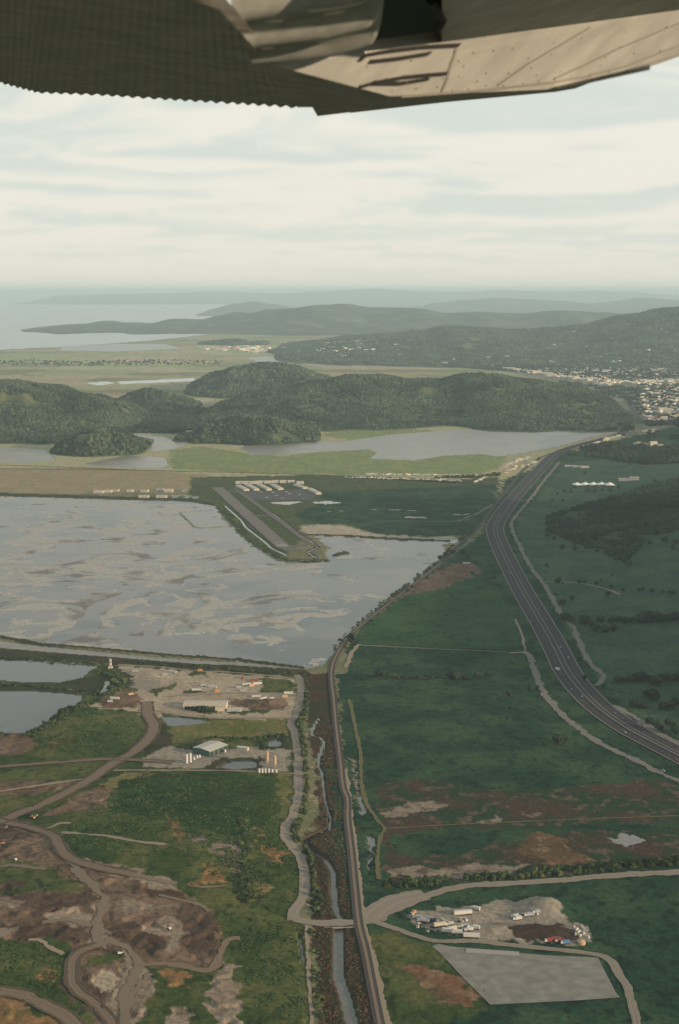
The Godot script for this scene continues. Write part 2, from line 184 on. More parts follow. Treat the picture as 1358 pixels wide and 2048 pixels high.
const CHANNELS := [[26,[-429,-2069,-401,-2165,-403,-2270,-391,-2345,-362,-2405,-333,-2447,-302,-2481]],[10,[-290,-2122,-278,-2216,-252,-2270,-237,-2318,-245,-2381,-287,-2434,-334,-2455]],[9,[-806,-2719,-653,-2688,-574,-2678,-516,-2729,-478,-2793,-431,-2810]],[8,[-529,-2643,-463,-2590,-397,-2580,-335,-2534,-302,-2481]],[6,[-764,-2571,-617,-2534,-474,-2499,-317,-2459,-222,-2481]],[7,[-388,-2719,-319,-2708,-254,-2740,-210,-2815]],[6,[-619,-3109,-526,-3082,-444,-3043,-362,-3089]],[5,[-762,-3150,-692,-3136,-628,-3096]],[5,[-258,-2580,-205,-2618,-150,-2638,-76,-2678]],[6,[-175,-2326,-119,-2381,-68,-2405,1,-2365]],[6,[-196,-2181,-127,-2223,-65,-2281,-24,-2266]],[5,[-563,-2307,-513,-2345,-449,-2318,-406,-2259]],[5,[-678,-2925,-580,-2907,-482,-2943,-395,-2919]],[4,[21,-2782,80,-2772,151,-2793]]]
const CREEKS := [
["creek",2.8,[-25.2,-1686.2,-31.3,-1651.7,-32.5,-1620.5,-22.3,-1609,-17.4,-1590.3,-21.6,-1557.5,-23.7,-1508.5,-19.6,-1489.9,-14.9,-1399.9,-8.9,-1348.3,-9.7,-1314.7,-18.8,-1304.5]],
["creek",5.5,[-9.7,-1317.3,-18.8,-1304.5,-26.3,-1297,-32.7,-1284.9,-25.7,-1264.2,-12.4,-1244.7,-5.9,-1218,-4.8,-1164.6,-2.5,-1132.9,1.2,-1118.8,1.2,-1109.5]],
["creek",8.5,[-1.2,-1102,-0.8,-1080.5,-0.8,-1048.1,-0.8,-1018.9,4.4,-986.7,8.9,-947.8,10.8,-920.6]],
["ditch",3,[-18.8,-1304.5,5.3,-1316.5,21.4,-1321.8]],
["ditch",4,[-280,-3436,-245,-3295,-225,-3214,-208,-3116,-181,-3017,-157,-2931,-138,-2855,-105,-2777]],
["ditch",3,[-159,-3317,-109,-3116,-91,-3043,-60,-2931,-45,-2866,-63,-2810,-52,-2766,-42,-2734,-95,-2724]],
["ditch",6,[-312.2,-1856.3,-308.9,-1831.7,-309,-1807.8,-311.9,-1793.7]],
["ditch",5,[76,-3380,133,-3372,192,-3356]],
["ditch",4,[-34,-3341,13,-3356]],
["ditch",5,[266,-3302,288,-3295,305,-3310]],
["ditch",2.5,[-32.9,-1089.6,-30.9,-1074.9,-29.8,-1062.2,-27.6,-1037.5]],
]
const RIBBONS := [
["highway","asphalt",40,0.7,[483,-1282,422,-1437,383,-1544,347,-1640,324,-1744,314,-1881,317,-2024,319,-2148,320,-2417,326,-2729,334,-2967,345,-3109,380,-3295,462,-3645,545,-3975,619,-4255,684,-4435,754,-4533,845,-4593,932,-4670,1103,-5328,1229,-5906,1358,-6625,1447,-7279,1531,-7987]],
["frontage_road","road_grey",9,0.5,[454.1,-1403.1,392.4,-1583,373.2,-1643.8,355.3,-1713.5,347.1,-1739.5]],
["frontage_road","road_grey",8,0.5,[340,-1829,353,-1856,360,-1881,353,-1939,358,-2060,363,-2148,361,-2199,360,-2270,363,-2385,366,-2512,363,-2604,369,-2838,379,-3069,391,-3185,426,-3333,489,-3581,598,-4030,663,-4266]],
["track","dirt_track",4,0.45,[366,-2512,421,-2503,461,-2450,482,-2391]],
["access_road","road_grey",9,0.5,[432.8,-1333.6,362.1,-1454.4,328.6,-1528,300.1,-1590.3,281.5,-1665.8,270,-1748.3,266.7,-1819.7,268.6,-1891.7,272.1,-1986.3,268.6,-2009.2]],
["track","dirt_track",7,0.58,[274,-1989.1,265.4,-2006.3,246.6,-2000.5]],
["track","dirt_track",3.5,0.45,[269.7,-2006.3,278.1,-2112.4,280,-2215.9]],
["track","dirt_track",3,0.45,[250.9,-2000.5,221.7,-2012.1,145.5,-2023.7,59.7,-2041.5,28.8,-2047.5]],
["track","dirt_track",6,0.55,[28.9,-2053.5,18.9,-2009.2,13.5,-1961.1,9,-1920.5]],
["railway_bed","ballast",8,0.8,[30,-927,25,-995,20,-1064,16,-1105,14,-1159,11,-1260,8,-1341,8,-1401,4,-1432,1,-1516,-4,-1644,-7,-1748,-11,-1864,-11,-1910,-8,-1956,4,-2047,16,-2109,83,-2333,133,-2490,191,-2678,246,-2884,293,-3050,341,-3257,401,-3537,466,-3818,542,-4145,615,-4359,677,-4462]],
["track","dirt_track",4.5,0.6,[35.4,-927.3,30.6,-995.3,24.6,-1063.9,20.6,-1102.9,18.5,-1158.7,14.9,-1260,11.9,-1341,10.3,-1400.7,6,-1495.5]],
["gravel_road","gravel",9,0.5,[-38.9,-1110.8,-37.5,-1131.5,-31.3,-1155.5,-30.7,-1200.3,-35.3,-1238.6,-45.9,-1269.5,-51.9,-1290.1,-52.2,-1311.2,-46.6,-1345.8,-43,-1394.2,-43.7,-1453.3,-48.2,-1552,-54.1,-1630.1,-58.6,-1659.7,-53.8,-1700.8,-50.4,-1779.9,-53.8,-1856.3,-58.6,-1881.5]],
["bridge_road","gravel",11,0.62,[-39.1,-1118.2,-34.4,-1111.2,-16.9,-1107.6,0.4,-1108.5,15.3,-1111,25.3,-1114.2,37.8,-1127.9,56.2,-1146,86.6,-1172,110.8,-1184.9,150.1,-1190.5,198.1,-1198.1,247.1,-1208,305.8,-1215.7,400.9,-1229.2]],
["gravel_apron","gravel",22,0.56,[26.2,-1117,36.4,-1139.5,52,-1156.9,74.1,-1166.6]],
["gravel_road","gravel",7,0.5,[27.3,-1112.4,35.5,-1107.9,51.1,-1095.4,74.5,-1078.7,90.9,-1077.1,108.7,-1078.1,136,-1071.2,177,-1061.7,203.8,-1054,210.6,-1046.3,213.8,-1026.5,216.2,-1003.4,213.9,-966.6,209,-927.4]],
["track","dirt_track",3,0.45,[-27.1,-1103.4,-25.1,-1047.3,-22,-991.6,-18.6,-927.2]],
["track","levee_track",4,0.55,[12.8,-1763.9,19.6,-1630.1,23.8,-1552.3,23.5,-1456.8,27.5,-1387.1,30.8,-1371.5,38.9,-1337.4,43.3,-1319,38.6,-1291.9,35.1,-1248.1,34.6,-1197.2]],
["haul_road","haul",15,0.5,[-246.1,-1754.4,-235.4,-1693.1,-222.6,-1651.2,-222.5,-1609,-230.3,-1564.7,-248.1,-1520.6,-260.5,-1478.5,-277.2,-1433.5,-300.8,-1384.6,-320.8,-1353.8,-354.1,-1299.2]],
["haul_road","haul",9,0.55,[-451.7,-1487.8,-373.4,-1502.6,-317.8,-1515.9,-260.9,-1527.7,-211,-1521.9,-185.1,-1514.3]],
["track","dirt_track",5,0.45,[-427.1,-1402.3,-354.9,-1424.2,-321.4,-1440.9,-272.8,-1462.4]],
["track","dirt_track",4,0.45,[-246.1,-1489.9,-196.7,-1488.2,-157.9,-1486.7,-108.2,-1484.7,-64.5,-1479.4,-48.2,-1476.9]],
["yard_road","dirt_track",7,0.45,[-233.6,-1717.1,-224.9,-1713,-178.4,-1690.3,-122,-1684.1,-64.4,-1686.2,-54.7,-1688.3]],
["yard_road","dirt_track",6,0.5,[-225.3,-1777.6,-181.2,-1789.1,-129.6,-1793.7,-53.8,-1784.5]],
["levee_road","dirt_track",5,0.55,[-310.4,-1936.5,-251.3,-1923.1,-187.8,-1899.5,-164.4,-1899.5,-90.4,-1876.4,-53.3,-1861.3]],
["track","levee_track",2,0.45,[44.2,-1319.1,97.5,-1329.3,220.8,-1344.2,338.7,-1355.1,411.8,-1363.3]],
["haul_road","haul",13,0.5,[-293.5,-996,-252.3,-989.3,-235.7,-985.5,-215.7,-970.8,-195.7,-954,-181.8,-932.8]],
["haul_road","haul",12,0.52,[-376.5,-1365.1,-321.4,-1326.5,-293.5,-1308.8,-271.3,-1283.6,-257.3,-1250.2,-242.9,-1221.7,-213.8,-1200.2,-180.4,-1186]],
["track","dirt_track",5,0.45,[-293.5,-1308.8,-280.1,-1310.3,-272.3,-1322.7,-262,-1322.7]],
["track","dirt_track",5,0.45,[-265.4,-1295.8,-242,-1288.3,-216.9,-1278.2,-191.6,-1264.6,-160.8,-1255.5]],
["track","haul",6,0.48,[-158,-1027.8,-139.5,-1032.5,-120.1,-1029.3,-100.6,-1024.7,-95,-1038.7,-89.4,-1073.4,-80,-1077]],
["haul_road","haul",9,0.5,[-190.3,-1058.9,-204.5,-1044.9,-204.2,-1013.5,-196.5,-993.3,-181.7,-976.1,-164.9,-951.9,-157.8,-930.6]],
["track","dirt_track",4,0.45,[-247.7,-1066.2,-239.3,-1066.2,-225.4,-1052.6,-215.5,-1044.7]],
["dirt_lane","wheel_lane",8,0.46,[-197.6,-1138.8,-196.4,-1113.4,-197.1,-1089.5,-193.7,-1067,-184.7,-1059.1]],
["dirt_lane","wheel_lane",8,0.46,[-199.1,-1138.8,-213.5,-1162.2,-231.1,-1192.1,-247,-1226.3]],
["dirt_lane","wheel_lane",7,0.46,[-186.1,-1067.3,-170.4,-1056.9,-158.5,-1041.1,-154.6,-1027.9]],
["dirt_lane","wheel_lane",7,0.46,[-154.6,-1027.9,-157.3,-1004.3,-158.5,-976.4,-157.8,-930.6]],
["dirt_lane","wheel_lane",5,0.46,[-144.4,-1017.7,-149.3,-1004.5,-152.8,-986.5,-154.1,-964.1,-153.2,-933]],
["dirt_lane","wheel_lane",7,0.46,[-226.3,-1200.1,-200.6,-1196.5,-173.7,-1182.8,-141.5,-1171.4]],
["dirt_lane","wheel_lane",4,0.46,[-153.8,-1147.4,-138,-1140.6,-120.9,-1134.2,-109.3,-1120.8]],
["dirt_lane","wheel_lane",6,0.46,[-157.3,-1116.2,-148.3,-1126.5,-139.8,-1130.5]],
["dirt_lane","wheel_lane",5,0.46,[-304,-1146.1,-277.2,-1134,-265.2,-1127]],
["dirt_lane","wheel_lane",6,0.46,[-242.3,-1094.5,-219.8,-1097.6,-201.1,-1089.4]],
["dirt_lane","wheel_lane",6,0.46,[-318.5,-1204.3,-287.6,-1207.3,-260.2,-1197]],
["dirt_lane","wheel_lane",8,0.46,[-206.4,-1047.6,-195.4,-1056,-184.7,-1059.1]],
["dirt_lane","wheel_lane",5,0.46,[-193.5,-990.8,-174.9,-966.3,-161.9,-932.9]],
["dirt_lane","wheel_lane",3,0.46,[-132,-1168.9,-118.1,-1167.1,-95.6,-1173.5]],
["dirt_lane","wheel_lane",3,0.46,[-250.9,-1357.9,-239.9,-1355.3,-228.3,-1360.1]],
["marsh_road","marsh_road",8,0.6,[-1313,-4218,-1003,-4169,-703,-4145,-287,-4076,1,-4008,389,-3900,447,-3869]],
["marsh_road","marsh_road",6,0.6,[-1332,-4280,-1023,-4255,-786,-4193,-553,-4122]],
["levee","levee_track",2.5,0.2,[-381,-3333,-342,-3348,-301,-3372]],
["levee","levee_track",3,0.2,[-377,-3325,-339,-3185,-309,-3109,-255,-3129,-231,-3136]],
["airport_road","road_grey",5,0.5,[299,-3221,251,-3192,138,-3199,81,-3192]],
["airport_road","road_grey",6,0.55,[269,-3199,318,-3295,376,-3453]],
]
const PAD := [79.7,-1073.1,87.9,-1068.2,110,-1064,156.4,-1053.9,202.8,-1048.8,206,-992.9,207.8,-985.4,177.6,-980.9,110.5,-974.3,95.6,-1012,78.7,-1058.4,73.8,-1069]
const RUNWAY := [-113.4,-2860.4,-326.8,-3758.4]
const TAXIWAY := [-58.9,-2895.2,-281.4,-3758.4]
const HILLS := [
["wooded_hill",800,700,8,[-601,-5900,0,-521,-6200,24,-402,-6400,63,-272,-6500,85,-89,-6500,112,48,-6500,137,185,-6500,137,344,-6500,108,458,-6500,106,572,-6500,137,709,-6500,142,869,-6500,119,1075,-6500,92,1153,-6300,70,1195,-6100,26,1212,-5900,0]],
["wooded_hill",200,420,8,[-615,-5060,0,-552,-5060,8,-462,-5060,47,-355,-5060,72,-248,-5060,69,-159,-5060,44,-105,-5060,15,-52,-5060,0]],
["wooded_hill",680,650,8,[-2238,-5800,122,-1891,-5800,152,-1585,-5800,162,-1382,-5800,152,-1179,-5800,132,-1037,-5800,101,-895,-5800,69,-774,-5800,3,-693,-5800,0]],
["wooded_hill",120,420,8,[-955,-4620,0,-896,-4620,31,-838,-4620,62,-780,-4620,72,-724,-4620,59,-667,-4620,31,-632,-4620,2]],
["wooded_hill",260,300,11,[-1038,-6500,10,-952,-6500,55,-888,-6500,71,-820,-6500,65,-729,-6500,35,-615,-6500,1]],
["wooded_hill",520,500,12,[-794,-7700,24,-672,-7700,78,-537,-7700,113,-375,-7700,129,-240,-7700,113,-105,-7700,67,57,-7700,19]],
["wooded_hill",260,300,15,[-1459,-14200,0,-1235,-14200,23,-1037,-14200,43,-838,-14200,23,-640,-14200,0]],
["wooded_hill",200,240,14,[-663,-12300,0,-512,-12300,21,-340,-12300,29,-168,-12300,0]],
["ridge",2600,2200,21,[-561,-13500,10,-278,-13500,47,99,-13500,85,476,-13500,103,758,-13500,141,1041,-13500,183,1323,-13500,174,1653,-13500,155,1983,-13500,178,2264,-13500,206,2546,-13500,244,2826,-13500,295,3191,-13500,346,3622,-13500,393,4137,-13500,416,4797,-13500,383]],
["ridge",2400,2600,0,[-4462,-21000,0,-4299,-21000,11,-4020,-21000,40,-3727,-21000,55,-3433,-21000,98,-3141,-21000,62,-2848,-21000,48,-2408,-21000,128,-2042,-21000,113,-1822,-21000,164,-1528,-21000,214,-1309,-21000,207,-1016,-21000,265,-724,-21000,280,-285,-21000,330,80,-21000,345,446,-21000,294,811,-21000,287,1104,-21000,280,1616,-21000,207,2055,-21000,222,2640,-21000,207,3224,-21000,251,3810,-21000,222,4396,-21000,178,5275,-21000,164]],
["ridge",3800,4500,0,[-3246,-36000,85,-2618,-36000,221,-2179,-36000,271,-1741,-36000,209,-990,-36000,109]],
["ridge",5000,5000,0,[2208,-42000,12,2937,-42000,186,3812,-42000,273,4688,-42000,330,5419,-42000,302,6296,-42000,258,7321,-42000,171,8195,-42000,244,9069,-42000,330,9918,-42000,273,11264,-42000,215,13453,-42000,273]],
["ridge",8000,8000,0,[-13990,-72000,345,-8732,-72000,444,-6480,-72000,518,-2978,-72000,444,-976,-72000,518,525,-72000,617,1651,-72000,666,3027,-72000,592,4528,-72000,518,5779,-72000,493,8029,-72000,592,9531,-72000,543,10783,-72000,493,12783,-72000,567,14036,-72000,493,16993,-72000,345,20549,-72000,295]],
["ridge",1800,1200,0,[-15349,-45000,0,-12213,-45000,0,-10176,-45000,0,-9551,-45000,0]],
]
const TREES := [
["trees scattered on the hillside pasture","round dark oak in the broken line up the hillside pasture",[397.8,-2523.3,9,429.4,-2497.8,8,439.3,-2500.8,6,456.7,-2478.8,8,468.3,-2497.7,6,475.1,-2440.1,9,490.7,-2413.6,8,516.2,-2404.5,8,523.5,-2407,8,536.1,-2391.6,8,550.5,-2375.4,8,561.8,-2370.6,7,567.8,-2362.9,8,460.5,-2386.2,11,496.3,-2539.8,5,399.2,-2494,5,371.3,-2321,12,394.4,-2362,9,373.5,-2393.7,6]],
["trees in the hedgerow beyond the highway","dark tree in the dense hedgerow crossing the hillside beyond the highway",[357,-2201.2,18,366.7,-2196.7,12,383.5,-2178.7,19,391.8,-2161,13,395.3,-2134.9,15,412.6,-2196.7,14,408,-2126.4,14,421.7,-2134.9,14,430.6,-2192.2,13,442.9,-2196.7,12,450.5,-2187.7,13,460.8,-2187.4,12,472.6,-2189.3,15,478.5,-2192.3,20,488.4,-2190,22,499.1,-2191.7,20,507.9,-2193.8,14,514.8,-2187.6,15,527.5,-2188.4,17,535.2,-2190.4,15]],
["trees in the lower hillside line","dark tree in the lower line beside the dirt track and highway",[371.7,-1844.1,12,378.7,-1844.1,11,388.9,-1850.6,10,398.4,-1853.9,14,405.7,-1850.6,17,413.6,-1850.6,12,417.2,-1834.5,13,420.9,-1831.3,16,433.9,-1853.9,12,439.2,-1853.9,14,447.3,-1850.6,12,455.1,-1853.9,14,400.7,-1766.4,18,405.1,-1763.5,12,395.4,-1781.5,9,369.8,-1731.3,14,377.5,-1728.5,12,383.7,-1734.2,11,414.4,-1722.8,14,423.6,-1734.2,14,340.9,-1960.9,7,330.9,-1863.8,7,375.5,-1659.7,12,381.1,-1636,14,398.7,-1655.7,13,397.7,-1620.5,15,383.6,-1726.4,10,404.6,-1722.1,12]],
["trees in the valley pasture","dark tree standing in the green pasture between railway and highway",[56.8,-1866.3,17,31,-1856.3,7,86.8,-1856.3,9,107.3,-1861.3,8,149.5,-1866.3,12,157.2,-1861.3,13,166.8,-1871.3,8,186.7,-1866.3,10,201.2,-1876.4,9,219.1,-1779.9,10,251.3,-1807.8,8,260.5,-1812.5,7,252,-1583,15,260.6,-1590.3,11,236.7,-1577.5,7,214.8,-1722.1,6,205.5,-1680,5,18.6,-2059.6,19]],
["trees below the hillside wood","oak standing loose around the hillside wood and the white tents",[442.1,-2978.7,10,450.8,-2944.1,9,451.9,-2836.3,10,472.2,-2805.6,12,499,-2816.1,11,511,-2771.1,10,521.8,-2738.5,9,533.1,-2680.5,10,542.2,-2616.5,12,617.6,-2784.8,11,647.8,-2787.2,13,658.7,-2748.8,14,644.2,-2707.3,12,393.1,-2652.7,9,391.6,-2498.5,11,612.6,-4339.2,9,621.8,-3719.6,12,600.4,-3651.9,9,639.6,-3631.9,14,657.1,-3621.4,12,678.1,-3631.1,10,693.4,-3596.4,12,725.9,-3658.6,12,583.4,-3659.3,9,560,-3616.7,8,531.4,-3510,9,553.3,-3490.8,8,700.3,-4024.5,12,749.8,-4022.8,10,840.1,-3753.6,10,862.5,-3650.3,13,851.5,-4140,9,475.7,-3494.6,7,491.7,-3520.2,6]],
["trees in front of the long shed","small round tree in front of the long cream shed",[-183.5,-1715.6,7,-178.9,-1713.5,8,-173.7,-1711.4,9,-169.3,-1711.4,10,-165,-1711.4,9,-160.2,-1713.5,7]],
["trees beside the railway bank","scrubby tree on the railway bank beside the tidal flat",[196.2,-2729,10,209.1,-2771.5,9,225.7,-2793.2,11,244.7,-2782.3,12,250.8,-2739.5,10,118.4,-2425.7,7,128.6,-2455.2,7,159.9,-2534.3,7,245.9,-2580.4,7,280.7,-2534.3,9]],
]
const SHRUBS := [
["hedge of dark and yellow green bushes between gravel road and creek",2.6,9,2,4.5,[-48.4,-1856.3,-44.3,-1766.2,-46.5,-1680,-49.5,-1655.7,-42.3,-1564.6,-38,-1460.5,-37,-1379.9,-40.8,-1336,-43.8,-1306.5,-41.1,-1279.9,-29.9,-1245,-26.3,-1200.7,-26.2,-1153.9]],
["dark hedge along the upper edge of the curved gravel road",3,16,2.5,5,[42.3,-1186.8,88,-1192.1,120.7,-1201.1,151.9,-1205.7,184.9,-1214.6,218,-1221.3,260,-1230.4,311.4,-1239.5,379.2,-1248.9]],
["brush on the railway bank beside the tidal flat",4,16,1.5,4,[0.7,-2023.7,16,-2109.2,83.6,-2349,134,-2507.4,192.1,-2698,244,-2895.2,291.1,-3069.2]],
["low scrub along the canal bank above the depot",4,14,1,2.5,[-304.3,-1961.1,-194.2,-1923.1,-109.4,-1899.5,-40.3,-1886.6]],
["dark bushes on the pond bank",3.2,16,2,4,[-364.8,-1615.6,-351.9,-1639.3,-340.8,-1668.8,-341.5,-1694.1,-325.7,-1726.1,-316.8,-1746.8]],
["dark bushes at the end of the upper pond",4,26,2,4.5,[-326.1,-1899.5,-310.3,-1886.6,-298.5,-1841.5,-298.7,-1800.7,-310.3,-1784.3]],
["brush on the near bank of the upper pond",4,9,1,3,[-585.5,-1836.6,-451.7,-1834.2,-381.8,-1817.3,-336,-1800.7]],
["brush on the far bank of the upper pond",4,7,1,3,[-632,-1989.1,-484.9,-1975,-419.8,-1963.9,-336.6,-1941.9]],
["low thicket across the pasture",4,9,1.5,4,[41.6,-1881.5,82.1,-1871.3,129.2,-1866.3,169.8,-1866.3,212,-1881.5]],
["dark bushes along the creek below the gravel road",3,10,1.2,3,[-23.9,-1195.6,-18.9,-1154.5,-16.3,-1120.7]],
["weeds along the drainage line on the landfill slope",2.6,10,1,2.6,[-93.6,-1324.7,-86.9,-1264.9,-82.4,-1188.8,-81.7,-1138.8]],
["bushes beside the small square pond",2.6,7,1.5,3.5,[-90.4,-1609,-88.6,-1564.4]],
["bushes behind the small square pond",2.6,7,2,4,[-84.7,-1612.8,-58.2,-1612.8]],
["bushes behind the green shed",2.6,7,1.5,3.5,[-165.2,-1593.9,-145.8,-1605.2,-104.6,-1601.4,-92.5,-1593.9]],
["dark scrub beside the railway embankment",3,8,1,2.6,[32.8,-934.1,27.3,-995.2,23.1,-1063.9,20.5,-1099.2]],
["dark scrub on the creek bank below the bridge",3,8,1,2.6,[-15.2,-933.9,-18.2,-990.9,-20.2,-1062.5,-21.7,-1095.6]],
["brush around the end of the runway",5,18,1,2.5,[-280.7,-3371.9,-190.3,-2979.7,-117,-2750.1,-76.5,-2708.2,-23.4,-2723.8]],
["trees at the edge of the reservoir road",8,26,5,9,[458.5,-4030.3,396,-3975.1,282.5,-3964.2]],
["hedge line on the airport marsh",7,10,2,5,[15.4,-3942.6,140.4,-3921.3,302.5,-3858.6,382.6,-3838.2]],
]
const FAR_TOWN := [
["dense pale roofs of the far town along the valley",38,[1105,-9529,1424,-9653,2342,-9845,3038,-9845,2496,-8074,1561,-8074,1336,-8640],1.3],
["dense pale roofs of the valley estate right of the highway",34,[1731,-8074,2496,-8074,1730,-5570,1200,-5231,1261,-5906,1440,-6872],1.1],
["pale roofs along the far slough",90,[-264,-12814,189,-13153,520,-12285,569,-10773,315,-11095,-154,-11263],2.2],
["pale roofs of the far left business park",100,[-1318,-13511,-1005,-13760,-380,-13760,-264,-12814,-775,-12388,-1205,-12814],2.4],
["scattered roofs on the foot of the long ridge",180,[719,-11349,1886,-12814,4316,-14019,3038,-9845,1424,-9653,788,-10182],1.3],
]
const WOODS := [
["dark oak wood on the shaded hillside beyond the highway",8.5,[481,-3246,561,-3348,714,-3519,911,-3783,1283,-4115,862,-2747,697,-2879,637,-2876,595,-2774,539,-2638,520,-2794,485,-2881,449,-3062]],
["dark wood at the foot of the hills beside the highway",9,[705,-4371,769,-4477,848,-4522,893,-4428,998,-4337,1368,-4399,1259,-4036,891,-4119,790,-4287]],
["low trees around the far interchange",10,[1003,-5073,1128,-5489,965,-4642,920,-4605]],
["far valley trees between the town houses",19,[1247,-8443,1450,-7777,1713,-7987,2470,-7987,1368,-4399,965,-4399,1275,-6027,1391,-6872]],
["trees along the far reclaimed fields",46,[-3363,-10931,-2579,-10852,-1806,-10773,-1335,-10931,-857,-10695,-858,-10253,-1236,-10113,-1674,-9977,-2405,-10113,-3113,-10113]],
["trees around the valley houses behind the pond",10,[-888,-5678,-935,-6339,-766,-6422,-551,-6285,-489,-5570,-562,-5327,-605,-5213,-795,-5250]],
["trees over the town at the foot of the ridge",20,[560,-11349,1304,-11614,2598,-10931,3371,-10931,2537,-8209,1672,-8348,1200,-9232,762,-9845]],
]
const WEEDS := [
["tall green weeds on the landfill slope",2.3,0.5,1.3,[-237.8,-1395.2,-233.8,-1452.4,-188.6,-1475.4,-63.6,-1458.5,-54.9,-1306.8,-41.5,-1260.8,-33.1,-1124.3,-74.7,-1120.8,-105.1,-1185.8,-143.2,-1213.1,-243.9,-1247.8,-264.3,-1306.2]],
["tall green weeds beside the lower landfill track",2.3,0.5,1.3,[-99.5,-1118.3,-36.7,-1105.5,-27.4,-1062.3,-21.6,-940.7,-56.4,-940.5,-77.1,-1035.6,-82.7,-1059.5]],
["dark weeds at the bottom left of the landfill",2.4,0.5,1.3,[-285,-1061.4,-246.8,-1068.3,-216,-1053,-207.6,-1008.7,-209.6,-980.2,-230.3,-990.6,-268.7,-995.7]],
["red brown marsh reeds along the creek",2.2,0.5,1.1,[-34.5,-1601.5,-25.7,-1494.8,-19.4,-1353.7,-32.2,-1304.8,-34.8,-1273.7,-17.9,-1240.6,-10,-1116.4,4.6,-1117.1,8.7,-1117.3,5.1,-1266.4,0.5,-1462.5,-6.7,-1680,-23.9,-1680]],
["red brown marsh reeds below the bridge",2.2,0.5,1.2,[-18,-1095.8,16.8,-1097.3,29.5,-940.9,-13.8,-940.7]],
["rough weeds on the mound beside the ponds",2.8,0.5,1.4,[-350.7,-1618.9,-333.4,-1668.2,-320.5,-1714.8,-264.8,-1696.4,-232.4,-1639.3,-230.6,-1582.9,-248.2,-1546.9,-327.4,-1547,-351.9,-1555.9]],
]
var hangar_spots := [
[Vector3(-626, 1, -3653.9), 24.3, 6.0, 0],
[Vector3(-603.2, 1, -3663.1), 19.9, 6.0, 0],
[Vector3(-584.3, 1, -3681.8), 12.9, 5.0, 1],
[Vector3(-547, 1, -3672.4), 16.8, 5.5, 0],
[Vector3(-509.2, 1, -3672.4), 19.4, 6.0, 1],
[Vector3(-471.1, 1, -3691.2), 16.9, 6.0, 1],
[Vector3(-446, 1, -3672.4), 20.6, 7.0, 0],
[Vector3(-405.2, 1, -3681.8), 23.4, 4.5, 2],
[Vector3(-496.3, 1, -3563.7), 25.0, 6.0, 0],
[Vector3(-451.4, 1, -3563.7), 26.3, 6.0, 0],
[Vector3(-416.3, 1, -3572.5), 22.6, 4.0, 2],
[Vector3(-384.3, 1, -3563.7), 21.3, 5.0, 2],
[Vector3(-364.4, 1, -3554.9), 16.2, 3.5, 2]]
var long_hangar_spots := [[Vector3(-242.4, 1, -3691.2), Vector3(-272.2, 1, -3778)], [Vector3(-216.8, 1, -3700.7), Vector3(-249.3, 1, -3797.9)], [Vector3(-183.9, 1, -3700.7), Vector3(-217, 1, -3797.9)], [Vector3(-154.1, 1, -3710.2), Vector3(-180.6, 1, -3797.9)], [Vector3(-88.7, 1, -3729.3), Vector3(-119.9, 1, -3797.9)], [Vector3(-52.8, 1, -3626.3), Vector3(-80.5, 1, -3719.7)]]
var back_hangar_spots := [Vector3(-273.7, 1, -3838.2), Vector3(-254.6, 1, -3838.2), Vector3(-235.5, 1, -3838.2), Vector3(-217, 1, -3848.4), Vector3(-196.6, 1, -3848.4), Vector3(-176.6, 1, -3858.6), Vector3(-154.7, 1, -3858.6), Vector3(-132.8, 1, -3858.6), Vector3(-107.6, 1, -3838.2)]
var airplane_spots := [Vector3(-205.5, 1, -3663.1), Vector3(-173.9, 1, -3653.9), Vector3(-139.2, 1, -3663.1), Vector3(-128.8, 1, -3626.3), Vector3(-143.6, 1, -3546.2), Vector3(-160.7, 1, -3590.3), Vector3(-103.8, 1, -3608.2), Vector3(-183.6, 1, -3563.7)]
var car_spots := [[Vector3(324.5, 1, -2032.6), 0], [Vector3(326.6, 1, -1972.2), 0], [Vector3(304.4, 1, -1807.8), 1], [Vector3(312.7, 1, -1775.3), 1], [Vector3(374.3, 1, -1554.1), 2], [Vector3(374.9, 1, -1522.9), 3], [Vector3(353.1, 1, -1487.9), 1], [Vector3(303.3, 1, -2198.6), 1], [Vector3(327.3, 1, -2280.6), 2], [Vector3(333.7, 1, -2580.4), 1], [Vector3(316.4, 1, -2589.8), 0], [Vector3(325.4, 1, -2809.7), 2], [Vector3(353.9, 1, -3082.4), 1], [Vector3(509.5, 1, -3768.2), 0], [Vector3(594.4, 1.2, -4143.8), 2], [Vector3(426.1, 1, -3494.6), 1], [Vector3(338.2, 1, -1624.3), 1], [Vector3(341, 1, -1700.8), 2]]
var van_spot := Vector3(300.7, 1, -1904.7)
var trailer_spots := [[Vector3(103.6, 1.2, -1127.1), 15.5, 12], [Vector3(82.7, 1.3, -1104.2), 10.5, 14], [Vector3(106.8, 1.1, -1084.4), 13, -5], [Vector3(95.6, 1.2, -1090.6), 8.5, -8], [Vector3(92, 1.2, -1096.9), 8, 24], [Vector3(88.1, 1.2, -1093.2), 9, -18]]
var truck_spots := [[Vector3(146.6, 1.1, -1121.6), 12], [Vector3(148.2, 1.1, -1117.8), 14], [Vector3(159, 1.7, -1124), 10], [Vector3(165.1, 3, -1126), 12], [Vector3(111.4, 2.3, -1098.3), -20], [Vector3(115, 1.1, -1137), -30], [Vector3(62.1, 1.4, -1127.5), 60], [Vector3(65, 1.4, -1119), -20], [Vector3(73.2, 1.3, -1116.3), -12], [Vector3(76.7, 1.3, -1112.5), -14], [Vector3(105.9, 1.6, -1096.1), 5], [Vector3(101.1, 1.3, -1102.3), 20], [Vector3(91.2, 1.2, -1107.1), 15], [Vector3(68.8, 1.4, -1113.4), -15]]
